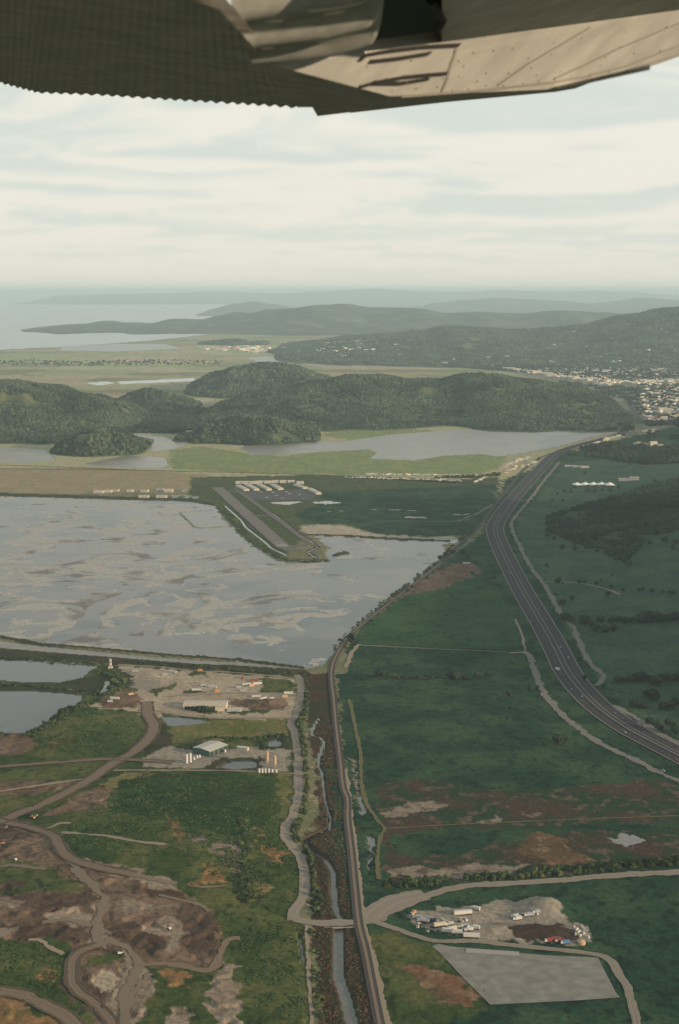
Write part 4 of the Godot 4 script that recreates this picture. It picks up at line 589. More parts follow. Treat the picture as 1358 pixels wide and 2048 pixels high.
func setup_materials() -> void:
	var g1 := grain(41, 0.016, 6, 0.72, 1.0, 1024)
	var g2 := grain(42, 0.03, 5, 0.72, 1.0)
	var g3 := grain(43, 0.012, 4, 0.80, 1.0)
	var b1 := bumps(44, 0.03, 5, 6.0, 1024)
	var b2 := bumps(45, 0.02, 4, 2.0)
	mat("ground", Color.WHITE, 1.0, g1, 110.0, true, b1, 0.5)
	mats.ground.metallic_specular = 0.1
	mat("mud", Color.WHITE, 0.5, g3, 60.0, true)
	mats.mud.metallic_specular = 0.5
	mat("hill", Color.WHITE, 1.0, g1, 420.0, true)
	mats.hill.metallic_specular = 0.1
	mat("plain", lin(.085, .09, .05), 1.0, g1, 900.0)
	mat("asphalt", lin(.052, .048, .054), 0.85, g2, 30.0)
	mat("median", lin(.072, .066, .062), 0.95, g2, 30.0)
	mat("road_grey", lin(.215, .198, .172), 0.95, g2, 24.0)
	mat("dirt_track", lin(.340, .275, .195), 1.0, g2, 20.0)
	mat("levee_track", lin(.165, .150, .070), 1.0, g1, 20.0)
	mat("gravel", lin(.300, .255, .200), 1.0, g2, 18.0)
	mat("haul", lin(.235, .170, .118), 1.0, g1, 26.0)
	mat("berm", lin(.125, .092, .067), 1.0, g1, 14.0)
	mat("gravel_lane", lin(.345, .295, .232), 1.0, g1, 16.0)
	mat("wheel_lane", lin(.235, .182, .134), 1.0, g1, 16.0)
	mat("ballast", lin(.085, .076, .072), 1.0, g2, 12.0)
	mat("pad", lin(.245, .232, .200), 1.0, g3, 90.0)
	mat("marsh_road", lin(.085, .068, .050), 1.0, g2, 30.0)
	mat("runway", lin(.205, .186, .172), 0.95, g1, 70.0)
	mat("taxiway", lin(.170, .160, .138), 0.95, g1, 60.0)
	mat("tarmac", lin(.105, .105, .104), 0.9, g2, 50.0)
	mat("paint", lin(.34, .33, .31), 0.8)
	mat("shoulder", lin(.26, .235, .20), 0.9)
	mat("concrete", lin(.40, .37, .33), 0.9, g2, 10.0)
	mat("steel_rail", lin(.16, .14, .13), 0.45)
	mats.steel_rail.metallic = 0.7
	# water: silt in it gives the tone, the smooth surface mirrors the sky
	mat("tidal_water", Color.WHITE, 0.24, g3, 300.0, true, b2, 0.12)
	mat("canal_water", lin(.190, .170, .135), 0.24, g3, 300.0)
	mat("bay_water", lin(.19, .20, .19), 0.2, g3, 2600.0)
	mat("pond_water", lin(.045, .050, .052), 0.16, g3, 160.0, false, b2, 0.1)
	mat("lagoon_water", lin(.190, .170, .135), 0.30, g3, 700.0)
	mat("puddle_water", lin(.190, .170, .135), 0.12, g3, 40.0)
	mat("creek_water", lin(.120, .115, .095), 0.16, g3, 40.0)
	for k in ["tidal_water", "bay_water", "pond_water", "lagoon_water", "puddle_water", "creek_water"]:
		mats[k].metallic_specular = 0.5
	# plants
	mat("leaf", Color.WHITE, 0.9, null, 1.0, true)
	mats.leaf.metallic_specular = 0.15
	mat("leaf_dark", lin(.026, .046, .026), 0.95)
	mats.leaf_dark.metallic_specular = 0.15
	mat("bark", lin(.075, .058, .044), 1.0)
	# buildings and vehicles
	mat("cream_wall", lin(.66, .58, .45), 0.85, g2, 9.0)
	mat("cream_roof", lin(.56, .50, .39), 0.75, g2, 14.0)
	mat("grey_roof", lin(.36, .35, .31), 0.7, g2, 14.0)
	mat("pale_roof", lin(.58, .56, .48), 0.6, g2, 16.0)
	mat("teal_roof", lin(.30, .36, .33), 0.75, g2, 14.0)
	mat("grey_wall", lin(.30, .30, .28), 0.85, g2, 9.0)
	mat("green_wall", lin(.10, .17, .13), 0.8, g2, 8.0)
	mat("dark_opening", lin(.03, .03, .032), 0.9)
	mat("white_metal", lin(.70, .68, .63), 0.5, g2, 6.0)
	mat("tent_cloth", lin(.80, .79, .72), 0.8)
	mat("tan_steel", lin(.62, .42, .26), 0.7, g2, 5.0)
	mat("black_steel", lin(.03, .03, .03), 0.6)
	mat("rust", lin(.32, .12, .06), 0.9, g1, 4.0)
	mat("orange_paint", lin(.40, .20, .09), 0.6)
	mat("red_paint", lin(.26, .06, .045), 0.5)
	mat("blue_paint", lin(.10, .20, .34), 0.5)
	mat("yellow_paint", lin(.45, .30, .10), 0.6)
	mat("grey_metal", lin(.32, .33, .34), 0.5)
	mat("tyre", lin(.02, .02, .02), 0.9)
	mat("window_glass", lin(.04, .05, .06), 0.1)
	mat("red_roof", lin(.34, .16, .10), 0.9)
	mat("brown_roof", lin(.20, .15, .11), 0.9)
	# aircraft
	mat("wing_paint", lin(.60, .595, .56), 0.85, g3, 0.8)
	mats.wing_paint.metallic_specular = 0.12
	mat("fairing_metal", lin(.42, .43, .40), 0.5, g3, 0.4)
	mats.fairing_metal.metallic = 0.15
	mat("seam", lin(.34, .33, .30), 0.8)
	mat("primer", lin(.20, .22, .19), 0.7)
	mat("slot_shade", lin(.05, .05, .05), 0.9)  # near-black colour painted for the shade inside the wing slots

# ------------------------------------------------------------------ helpers
func numbered(called: String) -> String:
	var k: int = names.get(called, 0)
	names[called] = k + 1
	return called if k == 0 else "%s_%03d" % [called, k]

func thing(called: String, label: String, category: String, at := Vector3.ZERO, turn := 0.0, group := "") -> Node3D:
	var o := Node3D.new()
	o.name = numbered(called)
	add_child(o)
	o.position = at
	o.rotation.y = turn
	tag(o, label, category, group)
	return o

func tag(o: Node, label: String, category: String, group := "", kind := "") -> void:
	if label: o.set_meta("label", label)
	if category: o.set_meta("category", category)
	if group: o.set_meta("group", group)
	if kind: o.set_meta("kind", kind)

func obj(called: String, mesh: Mesh, m: Material, parent: Node = null) -> MeshInstance3D:
	var o := MeshInstance3D.new()
	o.mesh = mesh
	o.material_override = m
	if parent:
		o.name = called
		parent.add_child(o, true)
	else:
		o.name = numbered(called)
		add_child(o)
	return o

func struct(called: String, mesh: Mesh, m: Material) -> MeshInstance3D:
	var o := obj(called, mesh, m)
	o.set_meta("kind", "structure")
	return o

func copy_of(source: Node3D, called: String, at: Vector3, turn: float, label := "", group := "") -> Node3D:
	var c: Node3D = source.duplicate()
	c.name = numbered(called)
	add_child(c)
	c.position = at
	c.rotation.y = turn
	if label: c.set_meta("label", label)
	if group: c.set_meta("group", group)
	return c

func relief(x: float, z: float) -> float:
	var h := 0.0
	for m in RELIEF:
		var dx: float = (x - m[0]) / m[2]
		var dz: float = (z - m[1]) / m[3]
		var q := dx * dx + dz * dz
		if q < 9.0:
			h += maxf(0.0, m[4] * exp(-q) - m[5])
	return h

func pairs(flat: Array) -> PackedVector2Array:
	var p := PackedVector2Array()
	for k in range(0, flat.size(), 2):
		p.append(Vector2(flat[k], flat[k + 1]))
	return p

func smooth_line(p: PackedVector2Array, step: float) -> PackedVector2Array:
	var c := Curve2D.new()
	for k in p.size():
		var t := (p[mini(k + 1, p.size() - 1)] - p[maxi(k - 1, 0)])
		var a := p[k].distance_to(p[maxi(k - 1, 0)]) / 3.0
		var b := p[k].distance_to(p[mini(k + 1, p.size() - 1)]) / 3.0
		t = t.normalized()
		c.add_point(p[k], -t * a, t * b)
	var out := PackedVector2Array()
	var l := c.get_baked_length()
	var n := maxi(2, int(l / step))
	for k in n + 1:
		out.append(c.sample_baked(l * k / n, true))
	return out

func grid_mesh(nx: int, nz: int, v: PackedVector3Array, col: PackedColorArray) -> ArrayMesh:
	# row j runs away from the camera (z falling), column i to the right
	var nrm := PackedVector3Array()
	nrm.resize(v.size())
	for j in nz:
		for i in nx:
			var k := j * nx + i
			var l := v[k - 1] if i > 0 else v[k]
			var r := v[k + 1] if i < nx - 1 else v[k]
			var d := v[k - nx] if j > 0 else v[k]
			var u := v[k + nx] if j < nz - 1 else v[k]
			nrm[k] = (r - l).cross(u - d).normalized()
	var idx := PackedInt32Array()
	idx.resize((nx - 1) * (nz - 1) * 6)
	var q := 0
	for j in nz - 1:
		for i in nx - 1:
			var k := j * nx + i
			idx[q] = k; idx[q + 1] = k + nx; idx[q + 2] = k + 1
			idx[q + 3] = k + 1; idx[q + 4] = k + nx; idx[q + 5] = k + nx + 1
			q += 6
	var arr := []
	arr.resize(Mesh.ARRAY_MAX)
	arr[Mesh.ARRAY_VERTEX] = v
	arr[Mesh.ARRAY_NORMAL] = nrm
	if col.size():
		arr[Mesh.ARRAY_COLOR] = col
	arr[Mesh.ARRAY_INDEX] = idx
	var m := ArrayMesh.new()
	m.add_surface_from_arrays(Mesh.PRIMITIVE_TRIANGLES, arr)
	return m

func ribbon_mesh(line: PackedVector2Array, off: float, width: float, y: float, follow: bool, rag := 0.0) -> ArrayMesh:
	var v := PackedVector3Array()
	var n := line.size()
	for k in n:
		var t := (line[mini(k + 1, n - 1)] - line[maxi(k - 1, 0)]).normalized()
		var s := Vector2(-t.y, t.x)
		for e in [-0.5, -0.17, 0.17, 0.5]:
			var r := 0.0
			if rag > 0.0 and absf(e) > 0.4:
				r = (n_fine.get_noise_2d(line[k].x * 0.8 + e * 90.0, line[k].y * 0.8) + n_mid.get_noise_2d(line[k].x * 0.7 - e * 300.0, line[k].y * 0.7) * 1.3) * rag
			var p: Vector2 = line[k] + s * (off + width * e + r * signf(e))
			v.append(Vector3(p.x, y + (relief(p.x, p.y) if follow else 0.0), p.y))
	var st := SurfaceTool.new()
	st.begin(Mesh.PRIMITIVE_TRIANGLES)
	for p in v:
		st.set_normal(Vector3.UP)
		st.add_vertex(p)
	for k in n - 1:
		for e in 3:
			var a := k * 4 + e
			for q in [a, a + 4, a + 1, a + 1, a + 4, a + 5]:
				st.add_index(q)
	st.index()
	st.generate_normals()
	return st.commit()

func box_into(st: SurfaceTool, c: Vector3, s: Vector3, turn := 0.0) -> void:
	var b := BoxMesh.new()
	b.size = s
	st.append_from(b, 0, Transform3D(Basis(Vector3.UP, turn), c))

func cyl_into(st: SurfaceTool, c: Vector3, r0: float, r1: float, h: float, basis := Basis.IDENTITY, seg := 14) -> void:
	var b := CylinderMesh.new()
	b.bottom_radius = r0
	b.top_radius = r1
	b.height = h
	b.radial_segments = seg
	b.rings = 1
	st.append_from(b, 0, Transform3D(basis, c))

func tool() -> SurfaceTool:
	var st := SurfaceTool.new()
	st.begin(Mesh.PRIMITIVE_TRIANGLES)
	return st

func box_mesh(c: Vector3, s: Vector3, turn := 0.0) -> ArrayMesh:
	var st := tool()
	box_into(st, c, s, turn)
	return st.commit()

func tri(st: SurfaceTool, a: Vector3, b: Vector3, c: Vector3) -> void:
	var n := (c - a).cross(b - a).normalized()
	for p in [a, b, c]:
		st.set_normal(n)
		st.add_vertex(p)

func quad(st: SurfaceTool, a: Vector3, b: Vector3, c: Vector3, d: Vector3) -> void:
	tri(st, a, b, c)
	tri(st, a, c, d)

# ------------------------------------------------------------------ ground
func build_ground() -> void:
	var st := tool()
	var b := 130000.0
	quad(st, Vector3(-b, -4, 20000), Vector3(-b, -4, -b), Vector3(b, -4, -b), Vector3(b, -4, 20000))
	struct("plain", st.commit(), mats.plain)
	for t in [[-460, 460, -860, -1510, 1.6, 2.4], [-640, 640, -1500, -2310, 2.4, 4.6], [-1000, 1000, -2300, -3620, 3.6, 9.0], [-1560, 1560, -3600, -5640, 5.6, 19.0], [-2800, 2800, -5600, -10100, 10.5, 60.0], [-6000, 6000, -10000, -20000, 26.0, 200.0]]:
		ground_tile(t[0], t[1], t[2], t[3], t[4], t[5])

func cover_map(x0: float, z0: float, nx: int, nz: int, dx: float, dz: float) -> PackedByteArray:
	var m := PackedByteArray()
	m.resize(nx * nz)
	for c in COVER:
		var p := pairs(c[1])
		var lo := 1e9
		var hi := -1e9
		for q in p:
			lo = minf(lo, q.y)
			hi = maxf(hi, q.y)
		var j0 := maxi(0, int(floor((z0 - hi) / dz)))
		var j1 := mini(nz - 1, int(ceil((z0 - lo) / dz)))
		var n := p.size()
		for j in range(j0, j1 + 1):
			var z := z0 - j * dz
			var xs := []
			for k in n:
				var a := p[k]
				var b := p[(k + 1) % n]
				if (a.y > z) != (b.y > z):
					xs.append(a.x + (z - a.y) / (b.y - a.y) * (b.x - a.x))
			xs.sort()
			for e in range(0, xs.size() - 1, 2):
				var i0 := maxi(0, int(ceil((xs[e] - x0) / dx)))
				var i1 := mini(nx - 1, int(floor((xs[e + 1] - x0) / dx)))
				for i in range(i0, i1 + 1):
					m[j * nx + i] = c[0]
	return m

func road_map(x0: float, z0: float, nx: int, nz: int, dx: float, dz: float) -> PackedByteArray:
	var m := PackedByteArray()
	m.resize(nx * nz)
	for r in RIBBONS:
		var line := smooth_line(pairs(r[4]), 4.0)
		var w: float = r[2] * 0.5 + 2.5
		for q in line:
			if q.y > z0 + w or q.y < z0 - nz * dz - w:
				continue
			for j in range(maxi(0, int((z0 - q.y - w) / dz)), mini(nz, int((z0 - q.y + w) / dz) + 2)):
				for i in range(maxi(0, int((q.x - w - x0) / dx)), mini(nx, int((q.x + w - x0) / dx) + 2)):
					m[j * nx + i] = 1
	return m

func ground_tile(x0: float, x1: float, z0: float, z1: float, dx: float, dz: float) -> void:
	var nx := int((x1 - x0) / dx) + 1
	var nz := int((z0 - z1) / dz) + 1
	var m := cover_map(x0, z0, nx, nz, dx, dz)
	var v := PackedVector3Array()
	var col := PackedColorArray()
	v.resize(nx * nz)
	col.resize(nx * nz)
	var pal := []
	for k in 32:
		pal.append(covers[k])
	var level := road_map(x0, z0, nx, nz, dx, dz)
	var warp := maxf(4.0, dx * 1.4)
	var far := z0 < -5000
	var fs := 3.0 if far else 1.0
	for j in nz:
		var z := z0 - j * dz
		for i in nx:
			var x := x0 + i * dx
			var wx := n_warp.get_noise_2d(x, z) * warp * 2.0
			var wz := n_warp.get_noise_2d(x + 711.0, z - 333.0) * warp * 2.4
			var ii := clampi(int(round(i + wx / dx)), 0, nx - 1)
			var jj := clampi(int(round(j - wz / dz)), 0, nz - 1)
			var c := m[jj * nx + ii]
			var c0 := m[j * nx + i]
			if c0 == 8 or c0 == 25 or c0 == 26 or c == 8 and c0 != 9:
				c = c0
			var p: Array = pal[c]
			var nb := n_big.get_noise_2d(x / fs, z / fs)
			var nm := n_mid.get_noise_2d(x / fs, z / fs)
			var nf := n_fine.get_noise_2d(x / fs, z / fs)
			var a: Vector3 = p[0]
			var w := smoothstep(-0.34, 0.40, nb + nm * 0.4)
			a = a.lerp(p[1], w)
			var th: float = p[3]
			if far and (c == 18 or c == 7 or c == 0):
				var row := floorf((z + nb * 160.0) / 330.0)
				var cell := floorf((x + row * 410.0 + nb * 120.0) / (700.0 + 300.0 * sin(row * 2.7)))
				var pick := fposmod(sin(row * 12.99 + cell * 78.23) * 437.5, 1.0)
				a = a.lerp([Vector3(.30, .38, .15), Vector3(.48, .36, .22), Vector3(.20, .21, .12), Vector3(.52, .45, .31), Vector3(.38, .42, .20)][int(pick * 5.0)], 0.7)
			a = a.lerp(p[2], smoothstep(th - 0.12, th + 0.22, nm * 0.8 - nb * 0.3 + nf * 0.2))
			a *= 1.0 + nf * 0.14
			var y: float = p[4]
			if c == 9:
				y = -1.5
			elif c != 8 and c != 29:
				y += relief(x, z)
				if level[j * nx + i] == 0:
					y += nm * 0.25 + nf * (0.10 if dz < 3.0 else 0.0)
				else:
					y = minf(y, LAND + relief(x, z))
				if level[j * nx + i]:
					pass
				elif c == 3 or c == 27 or c == 31 or c == 24:
					# tipped and cut in benches a few metres high
					var q := (relief(x, z) + nb * 3.0 + nm * 0.8) / 2.6
					var f := q - floorf(q)
					y += (smoothstep(0.40, 0.60, f) - f) * 2.6 + absf(n_mid.get_noise_2d(x * 0.4 + 50.0, z * 0.4)) * 1.0
				elif c == 2 or c == 23:
					y += absf(n_mid.get_noise_2d(x * 0.45 - 90.0, z * 0.45)) * 1.6
			var k := j * nx + i
			v[k] = Vector3(x, y, z)
			col[k] = Color(a.x, a.y, a.z)
	struct("ground", grid_mesh(nx, nz, v, col), mats.ground)

func build_mudflat() -> void:
	# shoals, bars and gullies of the tidal flat: silt lying just under and over the water
	var n_mud := FastNoiseLite.new()
	noise(n_mud, 61, 1.0 / 190.0, 6)
	n_mud.fractal_gain = 0.56
	var x0 := -900.0
	var z0 := -1900.0
	var dx := 3.0
	var dz := 6.0
	var nx := 440
	var nz := 310
	var m := cover_map(x0, z0, nx, nz, dx, dz)
	var v := PackedVector3Array()
	var col := PackedColorArray()
	v.resize(nx * nz)
	col.resize(nx * nz)
	var near := PackedFloat32Array()
	near.resize(nx * nz)
	near.fill(99.0)
	for ch in CHANNELS:
		for q in smooth_line(pairs(ch[1]), 8.0):
			var w: float = ch[0]
			var ci := int((q.x - x0) / dx)
			var cj := int((z0 - q.y) / dz)
			for j in range(maxi(0, cj - 12), mini(nz, cj + 13)):
				for i in range(maxi(0, ci - 24), mini(nx, ci + 25)):
					var d := Vector2(x0 + i * dx, z0 - j * dz).distance_to(q) - w * 0.5
					near[j * nx + i] = minf(near[j * nx + i], d)
	for j in nz:
		var z := z0 - j * dz
		for i in nx:
			var x := x0 + i * dx
			var k := j * nx + i
			var y := -1.0
			if m[k] == 9 or m[k] == 14:
				var q := n_big.get_noise_2d(x * 0.30, z * 0.30) * 150.0
				var r := n_big.get_noise_2d(x * 0.30 + 900.0, z * 0.30) * 150.0
				var a := n_mud.get_noise_2d(x + q, z + r)
				var rid := 1.0 - absf(n_mud.get_noise_2d((x - r) * 0.7 + 4000.0, (z + q) * 0.7)) * 5.5
				var shoal := smoothstep(180.0, -260.0, x + (z + 2300.0) * 0.12)
				y = -0.165 + a * 0.66 + maxf(rid, 0.0) * 0.20 - 0.16 * (1.0 - shoal)
				var d := near[k] + a * 14.0
				if d < 60.0:
					y += 0.34 * smoothstep(48.0, 6.0, d)
					y -= 0.85 * smoothstep(7.0, 0.0, d)
				y = clampf(y, -0.9, 0.16)
			v[k] = Vector3(x, y, z)
			var b := n_mud.get_noise_2d(x * 1.4 - 700.0, z * 1.4)
			var c := Vector3(.370, .335, .272).lerp(Vector3(.125, .098, .076), maxf(smoothstep(0.12, 0.4, b), 0.8 * smoothstep(14.0, 4.0, absf(near[k] - 5.0)) * smoothstep(-0.1, 0.2, b)))
			c *= 1.0 + n_fine.get_noise_2d(x * 0.6, z * 0.6) * 0.25
			col[k] = Color(c.x, c.y, c.z)
	struct("mudflat", grid_mesh(nx, nz, v, col), mats.mud)
	# the water over it: silty over the shoals, clearer and darker towards the railway
	var st := tool()
	for j in range(0, nz - 2, 2):
		for i in range(0, nx - 2, 2):
			var wet := false
			for e in [[-3, 0], [5, 0], [0, -3], [0, 5], [0, 0], [2, 2]]:
				var a: int = clampi(i + e[0], 0, nx - 1)
				var b: int = clampi(j + e[1], 0, nz - 1)
				if m[b * nx + a] == 9:
					wet = true
			if not wet:
				continue
			var p := []
			for e in [[0, 0], [0, 2], [2, 2], [2, 0]]:
				var x: float = x0 + (i + e[0]) * dx
				var z: float = z0 - (j + e[1]) * dz
				var s := n_mud.get_noise_2d(x * 0.55 + 2000.0, z * 0.75) * 0.9 + n_mid.get_noise_2d(x * 0.4, z * 0.3) * 0.2
				var near_rail := smoothstep(-260.0, 60.0, x) * smoothstep(-2650.0, -2150.0, z)
				var clear := clampf(smoothstep(0.02, 0.34, s + near_rail * 0.36), 0.0, 1.0)
				var c := Vector3(.105, .098, .082).lerp(Vector3(.030, .042, .050), clear)
				p.append([Vector3(x, 0.0, z), Color(c.x, c.y, c.z)])
			for q in [0, 1, 2, 0, 2, 3]:
				st.set_normal(Vector3.UP)
				st.set_color(p[q][1])
				st.add_vertex(p[q][0])
	struct("tidal_water", st.commit(), mats.tidal_water)

# ------------------------------------------------------------------ water
func build_water() -> void:
	var kind := {"bay": "bay_water", "salt_pond": "lagoon_water", "slough": "lagoon_water", "slough_strip": "puddle_water", "slough_pool": "puddle_water", "lagoon": "lagoon_water", "pond": "pond_water", "tidal_flat": "tidal_water", "canal": "canal_water", "puddle": "puddle_water"}
	var y := 0.0
	for w in WATERS:
		if w[0] == "tidal_flat":
			continue
		var grown := Geometry2D.offset_polygon(pairs(w[2]), w[1])
		if grown.is_empty():
			continue
		var p: PackedVector2Array = grown[0]
		var idx := Geometry2D.triangulate_polygon(p)
		var st := tool()
		for k in idx:
			st.set_normal(Vector3.UP)
			st.add_vertex(Vector3(p[k].x, y, p[k].y))
		var m: StandardMaterial3D = mats[kind[w[0]]]
		if w[0] == "pond" and p[0].y < -4000:
			m = mats.lagoon_water
		struct(w[0] if w[0] != "tidal_flat" else "tidal_water", st.commit(), m)
		y += 0.012
	for w in CREEKS:
		var line := smooth_line(pairs(w[2]), 3.0 if w[2][1] > -2300 else 8.0)
		var far: bool = w[2][1] < -2300
		struct(w[0], ribbon_mesh(line, 0.0, w[1] + (4.0 if not far else 2.0), 0.05 if not far else 0.35, false), mats.creek_water)

# ------------------------------------------------------------------ hills
func crest(h: Array, x: float) -> Vector3:
	# x -> (crest z, crest height, spread) from the stations of the ridge
	var s: Array = h[4]
	var n := s.size() / 3
	if x <= s[0] or x >= s[(n - 1) * 3]:
		return Vector3(s[1] if x <= s[0] else s[(n - 1) * 3 + 1], 0, 0)
	for k in n - 1:
		if x <= s[k * 3 + 3]:
			var t: float = (x - s[k * 3]) / float(s[k * 3 + 3] - s[k * 3])
			var u := t * t * (3.0 - 2.0 * t)
			return Vector3(lerpf(s[k * 3 + 1], s[k * 3 + 4], u), lerpf(s[k * 3 + 2], s[k * 3 + 5], u), 1)
	return Vector3.ZERO

func hill_height(h: Array, x: float, z: float) -> float:
	var c := crest(h, x)
	var size: float = h[1]
	var sc := 700.0 / size * 1.1
	var wob := n_hill.get_noise_2d(x * sc, 5000.0) * size * 0.25
	var spread := 0.55 + 0.45 * sqrt(clampf(c.y / 120.0, 0.0, 1.0))
	var dz := z - (c.x + wob)
	var wd: float = h[1] if dz > 0 else h[2]
	var t := absf(dz) / (wd * spread)
	var p := exp(-t * t * 1.6)
	var spur := n_hill.get_noise_2d(x * sc * 1.6, z * sc * 0.55)
	var away := smoothstep(0.0, 0.5, t)
	return c.y * (p * (1.0 + spur * 0.5 * away)) - 2.0 - 5.0 * smoothstep(1.2, 1.7, t)

func build_hills() -> void:
	for h in HILLS:
		var s: Array = h[4]
		var n := s.size() / 3
		var x0: float = s[0]
		var x1: float = s[(n - 1) * 3]
		var zc: float = s[1]
		for k in n:
			zc = minf(zc, s[k * 3 + 1])
		var near: float = s[1]
		for k in n:
			near = maxf(near, s[k * 3 + 1])
		var z0: float = near + h[1] * 1.7
		var z1: float = zc - h[2] * 1.7
		var nx := clampi(int((x1 - x0) / (9.0 if h[3] > 0 and h[3] < 20 else 60.0)), 60, 300)
		var nz := 64
		var v := PackedVector3Array()
		var col := PackedColorArray()
		var far := clampf((-zc - 9000.0) / 9000.0, 0.0, 1.0)
		for j in nz:
			for i in nx:
				var x := lerpf(x0, x1, i / float(nx - 1))
				var z := lerpf(z0, z1, j / float(nz - 1))
				var y := hill_height(h, x, z)
				v.append(Vector3(x, y, z))
				var a := n_big.get_noise_2d(x * 0.35, z * 0.35)
				var c := Vector3(.150, .165, .080).lerp(Vector3(.080, .100, .054), smoothstep(-0.3, 0.3, a))
				if h[3] == 0 or h[3] > 20:
					var b := n_mid.get_noise_2d(x * 0.05, z * 0.05)
					c = Vector3(.060, .084, .056).lerp(Vector3(.16, .17, .095), smoothstep(0.0, 0.5, b + a * 0.5))
				col.append(Color(c.x, c.y, c.z))
		var o := struct("hill" if h[0] == "wooded_hill" else "ridge", grid_mesh(nx, nz, v, col), mats.hill)
		if h[3] > 0:
			hill_forest(h, x0, x1, z0, z1)

func build_mountain() -> void:
	# the high hill west of the highway, beyond the right edge of the view, that keeps the low sun off the pasture
	var nx := 70
	var nz := 120
	var v := PackedVector3Array()
	var col := PackedColorArray()
	for j in nz:
		for i in nx:
			var x := lerpf(850.0, 2900.0, i / float(nx - 1))
			var z := lerpf(-350.0, -3500.0, j / float(nz - 1))
			var along := smoothstep(-650.0, -1250.0, z) * (1.0 - smoothstep(-2750.0, -3250.0, z))
			var n := n_hill.get_noise_2d(x * 1.3, z * 1.3)
			var d := (x - 1750.0 - n * 120.0) / 420.0
			var y := (405.0 + n * 70.0) * along * exp(-d * d) - 6.0
			v.append(Vector3(x, y + relief(x, z), z))
			col.append(Color(.045, .075, .038).lerp(Color(.03, .05, .03), smoothstep(-0.2, 0.3, n_mid.get_noise_2d(x * 0.3, z * 0.3))))
	struct("hill", grid_mesh(nx, nz, v, col), mats.hill)

func hill_forest(h: Array, x0: float, x1: float, z0: float, z1: float) -> void:
	if crowns.is_empty():
		make_crowns()
	var sp: float = h[3]
	var at := []
	var nx := int((x1 - x0) / sp)
	var nz := int((z0 - z1) / (sp * 1.15))
	var big: bool = sp > 20
	for j in nz:
		for i in nx:
			var x := x0 + (i + rng.randf()) * sp
			var z := z0 - (j + rng.randf()) * sp * 1.15
			var y := hill_height(h, x, z)
			if y < 2.5:
				continue
			var c := crest(h, x)
			if z < c.x - h[2] * 0.45:
				continue
			var open := n_big.get_noise_2d(x * 0.30 + 77.0, z * 0.22) + 0.4 * n_mid.get_noise_2d(x * 0.3, z * 0.3)
			if open > (0.33 if not big else 0.14):
				continue
			at.append(Vector3(x, y, z))
	forest("forest", at, sp * (1.1 if not big else 0.8), sp * 1.35 if not big else 15.0, "dense oak forest covering the hill" if not big else "far off woods on the long ridge", 1.1)

func make_crowns() -> void:
	for k in 5:
		crowns.append(crown_mesh(100 + k, 7, 0.30, 1))
	for k in 4:
		tufts.append(crown_mesh(200 + k, 4, 0.36, 0))

func ico(st: SurfaceTool, c: Vector3, r: Vector3, level: int, ns: FastNoiseLite, shade: float) -> void:
	var t := (1.0 + sqrt(5.0)) / 2.0
	var p: Array[Vector3] = [Vector3(-1, t, 0), Vector3(1, t, 0), Vector3(-1, -t, 0), Vector3(1, -t, 0), Vector3(0, -1, t), Vector3(0, 1, t), Vector3(0, -1, -t), Vector3(0, 1, -t), Vector3(t, 0, -1), Vector3(t, 0, 1), Vector3(-t, 0, -1), Vector3(-t, 0, 1)]
	var f := [0, 11, 5, 0, 5, 1, 0, 1, 7, 0, 7, 10, 0, 10, 11, 1, 5, 9, 5, 11, 4, 11, 10, 2, 10, 7, 6, 7, 1, 8, 3, 9, 4, 3, 4, 2, 3, 2, 6, 3, 6, 8, 3, 8, 9, 4, 9, 5, 2, 4, 11, 6, 2, 10, 8, 6, 7, 9, 8, 1]
	var tris := []
	for k in range(0, 60, 3):
		tris.append([p[f[k]].normalized(), p[f[k + 1]].normalized(), p[f[k + 2]].normalized()])
	for l in level:
		var nt := []
		for q in tris:
			var a: Vector3 = (q[0] + q[1]).normalized()
			var b: Vector3 = (q[1] + q[2]).normalized()
			var d: Vector3 = (q[2] + q[0]).normalized()
			nt.append_array([[q[0], a, d], [a, q[1], b], [d, b, q[2]], [a, b, d]])
		tris = nt
	for q in tris:
		var w := []
		for u: Vector3 in q:
			var k := 1.0 + 0.75 * ns.get_noise_3d((u.x + c.x) * 40.0, (u.y + c.y) * 40.0, (u.z + c.z) * 40.0)
			w.append(c + u * r * k)
		st.set_color(Color(shade, shade, shade))
		tri(st, w[0], w[2], w[1])

func crown_mesh(seed_: int, clumps: int, size: float, level: int) -> ArrayMesh:
	# a crown one unit wide and high, its foot at y = 0: clumps of leaves spread through the volume
	var r := RandomNumberGenerator.new()
	r.seed = seed_
	var ns := FastNoiseLite.new()
	noise(ns, seed_, 0.03, 2)
	var st := tool()
	for k in clumps:
		var a := TAU * (k + r.randf() * 0.7) / clumps
		var d := 0.27 * sqrt(r.randf()) if k > 0 else 0.0
		var y := r.randf_range(0.26, 0.62) if k > 0 else 0.66
		var s := size * r.randf_range(0.72, 1.1)
		ico(st, Vector3(cos(a) * d, y, sin(a) * d), Vector3(s, s * r.randf_range(0.75, 1.0), s), level, ns, r.randf_range(0.75, 1.25))
	return st.commit()

